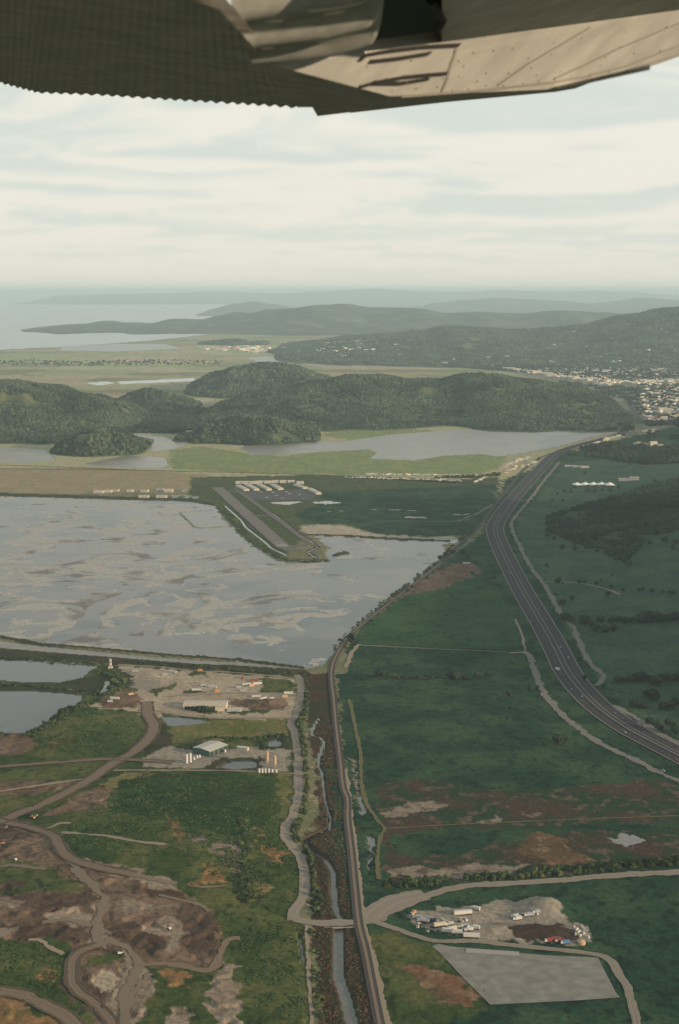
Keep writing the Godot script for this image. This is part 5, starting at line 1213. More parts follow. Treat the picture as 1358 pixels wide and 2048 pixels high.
func forest(called: String, at: Array, width: float, height: float, label: String, spread: float, tones := []) -> void:
	if at.is_empty():
		return
	if crowns.is_empty():
		make_crowns()
	var use: Array = crowns if height > 4.0 else tufts
	if tones.is_empty():
		tones = [Vector3(.040, .064, .044), Vector3(.054, .078, .048), Vector3(.080, .100, .056), Vector3(.046, .068, .048), Vector3(.064, .086, .050)]
	var lots := []
	for k in use.size():
		lots.append([])
	for p in at:
		lots[rng.randi() % use.size()].append(p)
	var root := Node3D.new()
	root.name = numbered(called)
	add_child(root)
	tag(root, label, "forest" if height > 4.0 else "shrubs", "", "stuff")
	for k in use.size():
		var mm := MultiMesh.new()
		mm.transform_format = MultiMesh.TRANSFORM_3D
		mm.use_colors = true
		mm.mesh = use[k]
		mm.instance_count = lots[k].size()
		for i in lots[k].size():
			var p: Vector3 = lots[k][i]
			var s := 1.0 + (rng.randf() - 0.5) * spread
			var b := Basis(Vector3.UP, rng.randf() * TAU).scaled(Vector3(width * s * rng.randf_range(1.0, 1.5), height * s, width * s * rng.randf_range(1.0, 1.5)))
			mm.set_instance_transform(i, Transform3D(b, p - Vector3(0, height * s * 0.12, 0)))
			var stand := n_big.get_noise_2d(p.x * 0.22, p.z * 0.22) * 0.7 + n_mid.get_noise_2d(p.x * 0.2, p.z * 0.2) * 0.5
			var c: Vector3 = tones[rng.randi() % tones.size()] * rng.randf_range(0.7, 1.3) * (1.0 + (stand if height > 4.0 else stand * 0.5))
			mm.set_instance_color(i, Color(c.x, c.y, c.z))
		var o := MultiMeshInstance3D.new()
		o.multimesh = mm
		o.material_override = mats.leaf
		o.name = "foliage"
		root.add_child(o, true)

# ------------------------------------------------------------------ roads and railway
func build_roads() -> void:
	for r in RIBBONS:
		var p := pairs(r[4])
		var step := 4.0 if p[p.size() / 2].y > -2000 else 14.0
		var line := smooth_line(p, step)
		var rag := 0.0 if r[1] in ["asphalt", "ballast"] else minf(3.0, r[2] * (0.14 if r[1] == "gravel" else 0.45 if r[1] == "wheel_lane" else 0.32))
		struct(r[0], ribbon_mesh(line, 0.0, r[2], LAND + r[3], true, rag), mats[r[1]])
		if r[1] == "haul" and r[2] > 8.0:
			for s in [-1.0, 1.0]:
				struct("berm", ribbon_mesh(line, s * r[2] * 0.5, 2.0, LAND + r[3] + 0.35, true, 1.2), mats.berm)
				struct("wheel_lane", ribbon_mesh(line, s * r[2] * 0.2, r[2] * 0.14, LAND + r[3] + 0.12, true, 0.9), mats.wheel_lane)
		if r[1] == "gravel":
			for s in [-1.0, 1.0]:
				struct("wheel_lane", ribbon_mesh(line, s * r[2] * 0.23, r[2] * 0.12, LAND + r[3] + 0.1, true, 0.5), mats.gravel_lane)
		if r[0] == "highway":
			struct("highway_shoulder", ribbon_mesh(line, -19.0, 1.0, LAND + r[3] + 0.15, true), mats.shoulder)
			struct("highway_shoulder", ribbon_mesh(line, 19.0, 1.0, LAND + r[3] + 0.15, true), mats.shoulder)
			struct("highway_shoulder", ribbon_mesh(line, 4.2, 0.7, LAND + r[3] + 0.15, true), mats.shoulder)
			struct("median_strip", ribbon_mesh(line, 0.0, 6.5, LAND + r[3] + 0.12, true), mats.median)
			for off in [-10.5, 10.5]:
				struct("lane_line", lane_dashes(line, off, LAND + r[3] + 0.16), mats.paint)
			var st := tool()
			for k in line.size() - 1:
				if line[k].y < -3300:
					break
				var a := line[k]
				var b := line[k + 1]
				var t := (b - a).normalized()
				var c := (a + b) * 0.5 + Vector2(-t.y, t.x) * -3.4
				box_into(st, Vector3(c.x, LAND + r[3] + 0.55 + relief(c.x, c.y), c.y), Vector3(0.5, 0.9, a.distance_to(b) + 0.2), atan2(t.x, t.y))
			var bar := obj("median_barrier", st.commit(), mats.concrete)
			tag(bar, "low pale concrete barrier running along the highway median", "barrier")
		if r[0] == "railway_bed":
			var near := PackedVector2Array()
			for q in line:
				if q.y > -2700:
					near.append(q)
			var rail := thing("railway_track", "single railway track on dark ballast beside the creek and tidal flat", "railway track", Vector3.ZERO)
			for off in [-0.72, 0.72]:
				obj("rail", ribbon_mesh(near, off, 0.16, LAND + r[3] + 0.22, true), mats.steel_rail, rail)
			var st := tool()
			for k in near.size() - 1:
				var t := (near[k + 1] - near[k])
				for e in 8:
					var c := near[k] + t * (e / 8.0)
					box_into(st, Vector3(c.x, LAND + r[3] + 0.08 + relief(c.x, c.y), c.y), Vector3(2.5, 0.16, 0.26), atan2(t.x, t.y))
			var ties := obj("sleepers", st.commit(), mats.brown_roof, rail)
			ties.set_meta("kind", "stuff")
	# the road bridge over the creek: deck edge and railings
	var a := Vector3(-25, 1.9, -1106)
	var br := thing("creek_bridge", "low concrete road bridge carrying the gravel road over the creek", "bridge", a)
	obj("deck", box_mesh(Vector3(25, -0.35, -1.2), Vector3(26, 0.5, 12.2), 0.0), mats.concrete, br)
	for s in [-1, 1]:
		obj("railing", box_mesh(Vector3(25, 0.35, -1.2 + s * 6.0), Vector3(25, 0.8, 0.22), 0.0), mats.concrete, br)

func lane_dashes(line: PackedVector2Array, off: float, y: float) -> ArrayMesh:
	var st := tool()
	for k in line.size() - 1:
		if line[k].y < -3000:
			break
		var a := line[k]
		var t := (line[k + 1] - a).normalized()
		var s := Vector2(-t.y, t.x)
		var p := a + s * (off - 0.12)
		var q := p + t * 4.0
		var w := s * 0.24
		quad(st, Vector3(p.x, y + relief(p.x, p.y), p.y), Vector3(p.x + w.x, y + relief(p.x, p.y), p.y + w.y), Vector3(q.x + w.x, y + relief(q.x, q.y), q.y + w.y), Vector3(q.x, y + relief(q.x, q.y), q.y))
	st.generate_normals()
	return st.commit()

func build_runway() -> void:
	var a := Vector2(RUNWAY[0], RUNWAY[1])
	var b := Vector2(RUNWAY[2], RUNWAY[3])
	var t := (b - a).normalized()
	var s := Vector2(-t.y, t.x)
	var line := smooth_line(PackedVector2Array([a, b]), 12.0)
	struct("runway", ribbon_mesh(line, 0.0, 30.0, 1.75, false), mats.runway)
	for o in [-14.3, 14.3]:
		struct("runway_edge_line", ribbon_mesh(line, o, 0.5, 1.95, false), mats.shoulder)
	line = smooth_line(PackedVector2Array([Vector2(TAXIWAY[0], TAXIWAY[1]), Vector2(TAXIWAY[2], TAXIWAY[3])]), 12.0)
	struct("taxiway", ribbon_mesh(line, 0.0, 13.0, 1.75, false), mats.taxiway)
	for k in 3:
		var c: Vector2 = a + t * float([12.0, 420.0, 840.0][k])
		struct("taxiway", ribbon_mesh(PackedVector2Array([c + s * 10.0, c + s * 30.0, c + s * 52.0]), 0.0, 13.0, 1.72, false), mats.taxiway)
	struct("blast_pad", ribbon_mesh(PackedVector2Array([a - t * 42.0 + s * 12.0, a - t * 20.0 + s * 9.0, a + s * 0.0]), 0.0, 34.0, 1.68, false), mats.taxiway)
	var bars := tool()
	for k in 8:
		var o := (k - 3.5) * 2.8
		var p := a + t * 8.0 + s * (o - 0.9)
		var q := p + t * 26.0
		var w := s * 1.8
		quad(bars, Vector3(p.x, 1.95, p.y), Vector3(p.x + w.x, 1.95, p.y + w.y), Vector3(q.x + w.x, 1.95, q.y + w.y), Vector3(q.x, 1.95, q.y))
	bars.generate_normals()
	struct("threshold_marking", bars.commit(), mats.paint)
	var tm := TextMesh.new()
	tm.text = "13"
	tm.pixel_size = 0.5
	tm.font_size = 32
	tm.depth = 0.02
	var font := SystemFont.new()
	font.font_names = PackedStringArray(["Droid Sans"])
	tm.font = font
	var num := struct("runway_number", tm, mats.paint)
	var c3 := a + t * 52.0
	num.position = Vector3(c3.x, 1.97, c3.y)
	num.basis = Basis(Vector3(s.x, 0, s.y) * -1.0 if s.x < 0 else Vector3(s.x, 0, s.y), Vector3(t.x, 0, t.y) * 1.6, Vector3.UP)
	# parking apron
	var p := PackedVector2Array()
	for q in [[476, 984], [520, 983]]:
		pass
	var st := tool()
	var ap := [Vector2(-262, -3690), Vector2(-130, -3690), Vector2(-95, -3760), Vector2(-50, -3680), Vector2(-70, -3530), Vector2(-160, -3510), Vector2(-215, -3530)]
	for q in ap:
		p.append(q)
	for k in Geometry2D.triangulate_polygon(p):
		st.set_normal(Vector3.UP)
		st.add_vertex(Vector3(p[k].x, 1.66, p[k].y))
	struct("parking_apron", st.commit(), mats.tarmac)

# ------------------------------------------------------------------ vegetation
func build_vegetation() -> void:
	for s in SHRUBS:
		var line := smooth_line(pairs(s[5]), s[1] * 0.8)
		var at := []
		for q in line:
			var n := maxi(1, int(s[2] / s[1] * 0.9))
			for k in n:
				var p: Vector2 = q + Vector2(rng.randf_range(-0.5, 0.5), rng.randf_range(-0.5, 0.5)) * float(s[2])
				if n_mid.get_noise_2d(p.x * 0.7, p.y * 0.7) > 0.28 or on_road(p.x, p.y):
					continue
				at.append(Vector3(p.x, LAND + relief(p.x, p.y), p.y))
		forest("bushes", at, s[1] * 1.15, (s[3] + s[4]) * 0.55, s[0], 0.9, [Vector3(.030, .050, .024), Vector3(.042, .062, .026), Vector3(.070, .082, .030), Vector3(.034, .048, .026)])
	for w in WOODS:
		var p := pairs(w[2])
		forest("wood", scatter(p, w[1], 0.36 if not (w[0].begins_with("far") or w[0].contains("reclaimed")) else 0.02), minf(w[1], 13.0), minf(w[1] * 1.05, 11.0), w[0], 0.9, [Vector3(.022, .038, .024), Vector3(.027, .044, .026), Vector3(.034, .050, .029)])
	for w in WEEDS:
		var p := pairs(w[4])
		var tones := [Vector3(.034, .066, .024), Vector3(.046, .078, .026), Vector3(.070, .088, .032), Vector3(.028, .054, .022)]
		if w[0].contains("red brown"):
			tones = [Vector3(.085, .050, .032), Vector3(.064, .052, .030), Vector3(.050, .056, .028), Vector3(.100, .066, .042)]
		forest("weeds", scatter(p, w[1], 0.12, true), w[1] * 0.72, (w[2] + w[3]) * 0.5, w[0], 1.0, tones)
	for g in TREES:
		var list: Array = g[2]
		for k in range(0, list.size(), 3):
			single_tree(list[k], list[k + 1], list[k + 2], g[1], g[0])

var road_cells := PackedByteArray()
func on_road(x: float, z: float) -> bool:
	if road_cells.is_empty():
		road_cells.resize(700 * 1300)
		for r in RIBBONS:
			var w: float = r[2] * 0.5 + 0.5
			for q in smooth_line(pairs(r[4]), 2.5):
				for j in range(int((-q.y - 800.0 - w) / 3.0), int((-q.y - 800.0 + w) / 3.0) + 1):
					for i in range(int((q.x + 1050.0 - w) / 3.0), int((q.x + 1050.0 + w) / 3.0) + 1):
						if i >= 0 and i < 700 and j >= 0 and j < 1300:
							road_cells[j * 700 + i] = 1
		for r in CREEKS:
			var w: float = r[1] * 0.5
			for q in smooth_line(pairs(r[2]), 2.5):
				for j in range(int((-q.y - 800.0 - w) / 3.0), int((-q.y - 800.0 + w) / 3.0) + 1):
					for i in range(int((q.x + 1050.0 - w) / 3.0), int((q.x + 1050.0 + w) / 3.0) + 1):
						if i >= 0 and i < 700 and j >= 0 and j < 1300:
							road_cells[j * 700 + i] = 1
	var a := int((x + 1050.0) / 3.0)
	var b := int((-z - 800.0) / 3.0)
	return a >= 0 and a < 700 and b >= 0 and b < 1300 and road_cells[b * 700 + a] == 1

func scatter(p: PackedVector2Array, sp: float, open: float, low := false) -> Array:
	var lo := p[0]
	var hi := p[0]
	for q in p:
		lo = lo.min(q)
		hi = hi.max(q)
	var at := []
	for j in int((hi.y - lo.y) / sp) + 1:
		for i in int((hi.x - lo.x) / sp) + 1:
			var q := lo + Vector2(i + rng.randf(), j + rng.randf()) * sp
			if low and n_mid.get_noise_2d(q.x * 0.9 + 9.0, q.y * 0.9) > open:
				continue
			if not low and n_big.get_noise_2d(q.x * 0.5, q.y * 0.5) > open:
				continue
			if Geometry2D.is_point_in_polygon(q, p) and not on_road(q.x, q.y):
				at.append(Vector3(q.x, LAND + relief(q.x, q.y), q.y))
	return at

var tree_protos := []
func single_tree(x: float, z: float, h: float, label: String, group: String) -> void:
	if tree_protos.is_empty():
		for k in 5:
			tree_protos.append(crown_mesh(300 + k, 26, 0.20, 1))
		var st := tool()
		cyl_into(st, Vector3(0, 0.2, 0), 0.045, 0.028, 0.4, Basis.IDENTITY, 7)
		for k in 5:
			var a := TAU * k / 5.0
			cyl_into(st, Vector3(cos(a) * 0.09, 0.46, sin(a) * 0.09), 0.02, 0.008, 0.26, Basis(Vector3(sin(a), 0, -cos(a)), -0.7), 5)
		tree_protos.append(st.commit())
		for k in 3:
			var c: Vector3 = [Vector3(.022, .038, .024), Vector3(.026, .043, .025), Vector3(.031, .048, .027)][k]
			mat("tree%d" % k, lin(c.x, c.y, c.z), 0.95)
			mats["tree%d" % k].metallic_specular = 0.15
	if h >= 14.0:
		label = "tall " + label
	elif h <= 8.0:
		label = "small " + label
	var o := thing("oak_tree", label.replace("small small", "small"), "tree", Vector3(x, LAND - 0.2 + relief(x, z), z), rng.randf() * TAU, group)
	var w := h * rng.randf_range(0.95, 1.3)
	var cr := obj("crown", tree_protos[rng.randi() % 5], mats["tree%d" % (rng.randi() % 3)], o)
	cr.scale = Vector3(w, h, w)
	var tr := obj("trunk", tree_protos[5], mats.bark, o)
	tr.scale = Vector3(h, h, h)

# ------------------------------------------------------------------ buildings
func gable(called: String, label: String, category: String, at: Vector3, turn: float, l: float, w: float, eave: float, rise: float, wall: Material, roof: Material, group := "", doors := 0) -> Node3D:
	# l along local x, w along local z; ridge along x
	var o := thing(called, label, category, at, turn, group)
	var st := tool()
	var x := l * 0.5
	var z := w * 0.5
	quad(st, Vector3(-x, -1, z), Vector3(-x, eave, z), Vector3(x, eave, z), Vector3(x, -1, z))
	quad(st, Vector3(x, -1, -z), Vector3(x, eave, -z), Vector3(-x, eave, -z), Vector3(-x, -1, -z))
	for s in [-1, 1]:
		var a := Vector3(x * s, -1, z * s)
		var b := Vector3(x * s, -1, -z * s)
		quad(st, a, Vector3(x * s, eave, z * s), Vector3(x * s, eave, -z * s), b)
		tri(st, Vector3(x * s, eave, z * s), Vector3(x * s, eave + rise, 0), Vector3(x * s, eave, -z * s))
	obj("wall", st.commit(), wall, o)
	var rf := tool()
	var e := 0.35
	var t := 0.25
	for s in [-1, 1]:
		var p := [Vector3(-x - e, eave - 0.1, (z + e) * s), Vector3(-x - e, eave + rise, 0), Vector3(x + e, eave + rise, 0), Vector3(x + e, eave - 0.1, (z + e) * s)]
		if s < 0:
			p.reverse()
		var up := Vector3(0, t, 0)
		quad(rf, p[0] + up, p[1] + up, p[2] + up, p[3] + up)
		quad(rf, p[3], p[2], p[1], p[0])
		var lo: Array = [p[0], p[3]] if s > 0 else [p[3], p[0]]
		quad(rf, lo[0], lo[0] + up, lo[1] + up, lo[1])
	obj("roof", rf.commit(), roof, o)
	for k in doors:
		var dx := (k + 0.5) / doors * l - x
		obj("door", box_mesh(Vector3(dx, eave * 0.38, z + 0.06), Vector3(l / doors * 0.62, eave * 0.76, 0.1)), mats.dark_opening if doors > 3 else mats.grey_metal, o)
	return o

func build_airfield() -> void:
	var k := 0
	var words := ["largest cream hangar at the left end of the hangar row", "cream hangar second from the left end of the row", "small grey roofed hangar beside the two left cream hangars", "cream hangar standing alone after the first gap in the row", "tall cream hangar in the middle of the back row", "grey roofed hangar left of the tall one in the back row", "tallest cream hangar in the back row near the runway", "low green grey roofed hangar in the back row nearest the runway", "left cream hangar of the two in the front row by the water", "right cream hangar of the two in the front row by the water", "low green roofed shelter in the front row", "flat green roofed hangar in the front row beside the runway", "lowest green roofed shelter at the right end of the front row"]
	for h in hangar_spots:
		var w: float = h[1]
		var wall: Material = mats.cream_wall if h[3] < 2 else mats.green_wall
		var roof: Material = [mats.cream_roof, mats.grey_roof, mats.teal_roof][h[3]]
		gable("hangar", words[k], "hangar", h[0] + Vector3(0, 0, -9), -0.05, w, 18.0, h[2] * 0.8, h[2] * 0.25, wall, roof, "hangars beside the water", 1)
		k += 1
	k = 0
	var row := ["first", "second", "third", "fourth", "fifth", "sixth"]
	for h in long_hangar_spots:
		var a: Vector3 = h[0]
		var b: Vector3 = h[1]
		var c := (a + b) * 0.5
		var d := b - a
		gable("row_hangar", "long pale roofed hangar, %s from the runway" % row[k], "hangar", c, atan2(-d.z, d.x), d.length() * 0.96, 15.0, 4.2, 1.2, mats.cream_wall, mats.pale_roof, "long hangars beside the apron", 6)
		k += 1
	for p in back_hangar_spots:
		gable("back_hangar", "small cream hangar in the row behind the long hangars", "hangar", p, 0.15, 19.0, 16.0, 5.5, 1.6, mats.cream_wall, mats.cream_roof, "hangars behind the long hangars", 1)
	var plane: Node3D = null
	for p in airplane_spots:
		if plane == null:
			plane = thing("light_aircraft", "white light aircraft parked on the dark apron", "aircraft", p + Vector3(0, 0.8, 0), 0.6, "aircraft parked on the apron")
			var st := tool()
			cyl_into(st, Vector3(0, 1.2, -0.9), 0.62, 0.5, 2.6, Basis(Vector3.RIGHT, PI / 2), 10)
			cyl_into(st, Vector3(0, 1.3, 2.4), 0.16, 0.6, 4.2, Basis(Vector3.RIGHT, -PI / 2), 10)
			obj("fuselage", st.commit(), mats.white_metal, plane)
			obj("wing", box_mesh(Vector3(0, 1.95, -0.4), Vector3(11, 0.18, 1.6)), mats.white_metal, plane)
			obj("tailplane", box_mesh(Vector3(0, 1.45, 4.1), Vector3(3.6, 0.1, 1.0)), mats.white_metal, plane)
			obj("fin", box_mesh(Vector3(0, 2.1, 4.2), Vector3(0.12, 1.5, 1.0)), mats.white_metal, plane)
			for w in [[-1.1, 0.2], [1.1, 0.2], [0, -2.0]]:
				obj("wheel", box_mesh(Vector3(w[0], 0.3, w[1]), Vector3(0.2, 0.5, 0.5)), mats.tyre, plane)
		else:
			copy_of(plane, "light_aircraft", p + Vector3(0, 0.8, 0), rng.randf() * TAU)
	# stored campers and cars in rows on the marsh edge
	var camper := make_camper("camper", "white camper parked in the long storage rows at the marsh edge", "stored vehicles at the marsh edge")
	var first := true
	for r in lot_rows:
		for i in r[2]:
			var q: Vector3 = r[0].lerp(r[1], (i + rng.randf_range(-0.3, 0.3)) / r[2])
			var said: String = "white camper parked in the " + r[3]
			q.z += rng.randf_range(-10, 10)
			if first:
				camper.position = q
				first = false
			else:
				var c: Node3D = copy_of(camper, "camper", q, rng.randf_range(-0.5, 0.5) + 1.57 * (rng.randi() % 2))
				c.scale = Vector3.ONE * rng.randf_range(0.7, 1.35)
				tag(c, said, "camper", "campers in the " + r[3])
	for i in white_camper_row[2]:
		var q: Vector3 = white_camper_row[0].lerp(white_camper_row[1], i / 8.0)
		copy_of(camper, "camper", q + Vector3(0, 0.3, rng.randf_range(-6, 6)), rng.randf_range(1.2, 1.9), "white trailer in the short bright row on the airport marsh", "white trailers on the airport marsh")

func make_camper(called: String, label: String, group: String) -> Node3D:
	var o := thing(called, label, "camper", Vector3.ZERO, 0.0, group)
	var st := tool()
	box_into(st, Vector3(0, 1.9, 0), Vector3(2.5, 2.6, 7.2))
	box_into(st, Vector3(0, 2.7, -3.9), Vector3(2.4, 1.0, 1.2))
	obj("body", st.commit(), mats.white_metal, o)
	obj("cab", box_mesh(Vector3(0, 1.2, -4.3), Vector3(2.2, 1.4, 1.6)), mats.grey_metal, o)
	for s in [[-1.1, -3.4], [1.1, -3.4], [-1.1, 2.2], [1.1, 2.2]]:
		var w := tool()
		cyl_into(w, Vector3(s[0], 0.4, s[1]), 0.42, 0.42, 0.3, Basis(Vector3.FORWARD, PI / 2), 10)
		obj("wheel", w.commit(), mats.tyre, o)
	return o

func vertical_tank(called: String, label: String, at: Vector3, r: float, h: float, m: Material, legs: float, group: String) -> Node3D:
	var o := thing(called, label, "tank", at, 0.0, group)
	var st := tool()
	cyl_into(st, Vector3(0, legs + (h - legs) * 0.5, 0), r, r, h - legs, Basis.IDENTITY, 20)
	obj("shell", st.commit(), m, o)
	st = tool()
	cyl_into(st, Vector3(0, h + r * 0.17, 0), r, r * 0.12, r * 0.34, Basis.IDENTITY, 20)
	obj("roof", st.commit(), m, o)
	if legs > 0.0:
		for k in 4:
			var a := TAU * (k + 0.5) / 4.0
			obj("leg", box_mesh(Vector3(cos(a) * r * 0.8, legs * 0.5, sin(a) * r * 0.8), Vector3(0.3, legs, 0.3)), mats.grey_metal, o)
		st = tool()
		cyl_into(st, Vector3(0, legs * 0.6, 0), r * 0.2, r * 0.95, legs * 0.8, Basis.IDENTITY, 16)
		obj("hopper", st.commit(), m, o)
	else:
		obj("ladder", box_mesh(Vector3(r + 0.12, h * 0.5, 0), Vector3(0.1, h, 0.5)), mats.grey_metal, o)
	return o

func build_depot() -> void:
	var a: Vector3 = shed_spot[0]
	var b: Vector3 = shed_spot[1]
	var c := (a + b) * 0.5 + Vector3(0, 0, -11)
	var shed := gable("long_shed", "long cream roofed depot shed behind a row of small trees", "shed", c, -0.02, 54.0, 22.0, 5.6, 1.8, mats.cream_wall, mats.cream_roof, "", 5)
	obj("annex_roof", box_mesh(Vector3(20, 5.0, 14.0), Vector3(13, 0.3, 7)), mats.cream_roof, shed)
	obj("annex_wall", box_mesh(Vector3(20, 2.0, 14.0), Vector3(12.4, 5.6, 6.4)), mats.cream_wall, shed)
	var off := gable("site_office", "white portable office with dark windows beside the long shed", "portable office", office_spot + Vector3(0, 0, -2), -0.03, 18.0, 4.5, 3.4, 0.4, mats.white_metal, mats.pale_roof, "", 0)
	for k in 5:
		obj("window", box_mesh(Vector3(-7 + k * 3.4, 2.2, 2.3), Vector3(1.7, 1.1, 0.08)), mats.window_glass, off)
	var g: Array = green_shed_corners
	c = (g[0] + g[1] + g[2] + g[3]) * 0.25
	var d: Vector3 = g[2] - g[1]
	var w: Vector3 = g[0] - g[1]
	gable("green_shed", "dark green shed with a broad pale roof above the small pond", "shed", c, atan2(-d.z, d.x), d.length(), w.length(), 6.4, 1.4, mats.green_wall, mats.pale_roof, "", 4)
	gable("low_building", "small cream building right of the green shed", "building", small_building_spot, -0.35, 13.0, 5.0, 3.0, 0.8, mats.cream_wall, mats.pale_roof, "", 1)
	for k in 2:
		vertical_tank("silo", ["left of the two white silos beside the green shed", "right of the two white silos beside the green shed"][k], white_silo_spots[k], 1.5, 10.0, mats.white_metal, 0.0, "white silos")
		vertical_tank("elevated_tank", ["taller tan hopper tank standing above the six small tanks", "shorter tan hopper tank beside the gravel road"][k], tan_tank_spots[k], 1.6, 15.0 - 1.0 * k, mats.tan_steel, 4.5, "tan hopper tanks")
		var s := thing("chimney_stack", ["left black flare stack beside the green shed", "right black flare stack beside the green shed"][k], "chimney", stack_spots[k], 0.0, "black stacks")
		var st := tool()
		cyl_into(st, Vector3(0, 4.5, 0), 0.5, 0.45, 9.0)
		obj("pipe", st.commit(), mats.black_steel, s)
		st = tool()
		cyl_into(st, Vector3(0, 9.3, 0), 0.75, 0.75, 1.0)
		obj("cap", st.commit(), mats.black_steel, s)
	var nth := ["first", "second", "third", "fourth", "fifth", "sixth"]
	for k in 6:
		vertical_tank("small_tank", "%s from the left in the row of six small white tanks" % nth[k], small_tank_spots[k], 1.15, 4.2 if k < 4 else 3.4, mats.white_metal, 0.0, "row of six small tanks")
	for p in shed_tank_spots:
		vertical_tank("process_tank", "squat white tank or unit standing around the green shed", p, 1.3, 3.0, mats.white_metal, 0.0, "white units around the green shed")
	var t := thing("water_tower", "slim white tower on the canal bank at the end of the pond", "tower", tower_spot)
	var st := tool()
	for k in 4:
		var q := TAU * (k + 0.5) / 4.0
		obj("leg", box_mesh(Vector3(cos(q) * 1.5, 4, sin(q) * 1.5), Vector3(0.35, 8, 0.35)), mats.white_metal, t)
	cyl_into(st, Vector3(0, 6.5, 0), 1.7, 1.7, 3.6)
	obj("drum", st.commit(), mats.white_metal, t)
	st = tool()
	cyl_into(st, Vector3(0, 11.5, 0), 1.5, 1.5, 3.4)
	obj("tank", st.commit(), mats.white_metal, t)
	obj("platform", box_mesh(Vector3(0, 9, 0), Vector3(4, 0.4, 4)), mats.concrete, t)
	obj("base_block", box_mesh(Vector3(0, 1.2, 0), Vector3(6, 2.6, 5)), mats.cream_wall, t)
	var wh := ["beside the white tower", "beside the tan hopper tanks", "at the end of the tank yard", "on the pond bank"]
	for k in pole_spots.size():
		var p := thing("utility_pole", "thin wooden pole " + wh[k], "pole", pole_spots[k], 0.0, "poles")
		st = tool()
		cyl_into(st, Vector3(0, 5.5, 0), 0.22, 0.16, 11.0, Basis.IDENTITY, 8)
		obj("post", st.commit(), mats.bark, p)
		obj("crossarm", box_mesh(Vector3(0, 10.2, 0), Vector3(2.4, 0.2, 0.2)), mats.bark, p)
	var paint := [mats.rust, mats.rust, mats.orange_paint, mats.cream_wall, mats.white_metal, mats.tan_steel, mats.grey_metal]
	var hue := ["rusty red", "rusty", "orange", "cream", "white", "tan", "grey"]
	for k in container_spots.size():
		var s: Array = container_spots[k]
		var o := thing("container", "%s container or bin standing in the dirt depot yard" % hue[s[1]], "container", s[0], deg_to_rad(s[2]), "%s bins in the depot yard" % hue[s[1]])
		var l := 12.0 if s[1] in [1, 3, 4] else 7.0
		obj("body", box_mesh(Vector3(0, 1.5, 0), Vector3(l, 2.7, 2.6)), paint[s[1]], o)
		obj("door", box_mesh(Vector3(l * 0.5 + 0.04, 1.5, 0), Vector3(0.08, 2.4, 2.3)), mats.grey_metal, o)
		if s[1] == 3:
			obj("lid", box_mesh(Vector3(0, 2.95, 0), Vector3(26, 0.2, 3.4)), mats.grey_roof, o)
	# machines working on the landfill
	var words := ["yellow machine at the top left landfill junction", "white truck on the left edge of the landfill road", "white light unit inside the landfill loop", "small yellow digger at the landfill junction", "orange machine at the left frame edge of the landfill", "orange truck beside the left landfill green", "yellow truck behind the landfill junction", "small pale machine on the dark landfill dirt"]
	var mpaint := [mats.yellow_paint, mats.white_metal, mats.white_metal, mats.yellow_paint, mats.orange_paint, mats.orange_paint, mats.yellow_paint, mats.white_metal]
	for k in quarry_machines.size():
		var o := thing("site_machine", words[k], "machine", quarry_machines[k] + Vector3(0, 0.6, 0), rng.randf() * TAU)
		obj("body", box_mesh(Vector3(0, 1.4, 0.4), Vector3(2.0, 1.3, 3.6)), mpaint[k], o)
		obj("cab", box_mesh(Vector3(0, 2.6, -0.8), Vector3(1.7, 1.3, 1.4)), mats.window_glass, o)
		for s in [-1, 1]:
			obj("track", box_mesh(Vector3(s * 1.15, 0.55, 0.2), Vector3(0.5, 0.9, 3.8)), mats.tyre, o)

# ------------------------------------------------------------------ truck yard
func make_truck(called: String, label: String, at: Vector3, turn: float, paint: Material, l: float, group: String) -> Node3D:
	var o := thing(called, label, "truck", at, turn, group)
	obj("cargo_box", box_mesh(Vector3(0.8, 2.0, 0), Vector3(l, 2.4, 2.4)), paint, o)
	obj("cab", box_mesh(Vector3(-l * 0.5 - 0.4, 1.5, 0), Vector3(1.9, 2.0, 2.2)), mats.white_metal, o)
	obj("windscreen", box_mesh(Vector3(-l * 0.5 - 1.38, 2.0, 0), Vector3(0.08, 0.8, 1.9)), mats.window_glass, o)
	for x in [-l * 0.5 - 0.3, l * 0.3, l * 0.45]:
		for s in [-1, 1]:
			var w := tool()
			cyl_into(w, Vector3(x, 0.5, s * 1.05), 0.5, 0.5, 0.3, Basis(Vector3.RIGHT, PI / 2), 12)
			obj("wheel", w.commit(), mats.tyre, o)
	return o

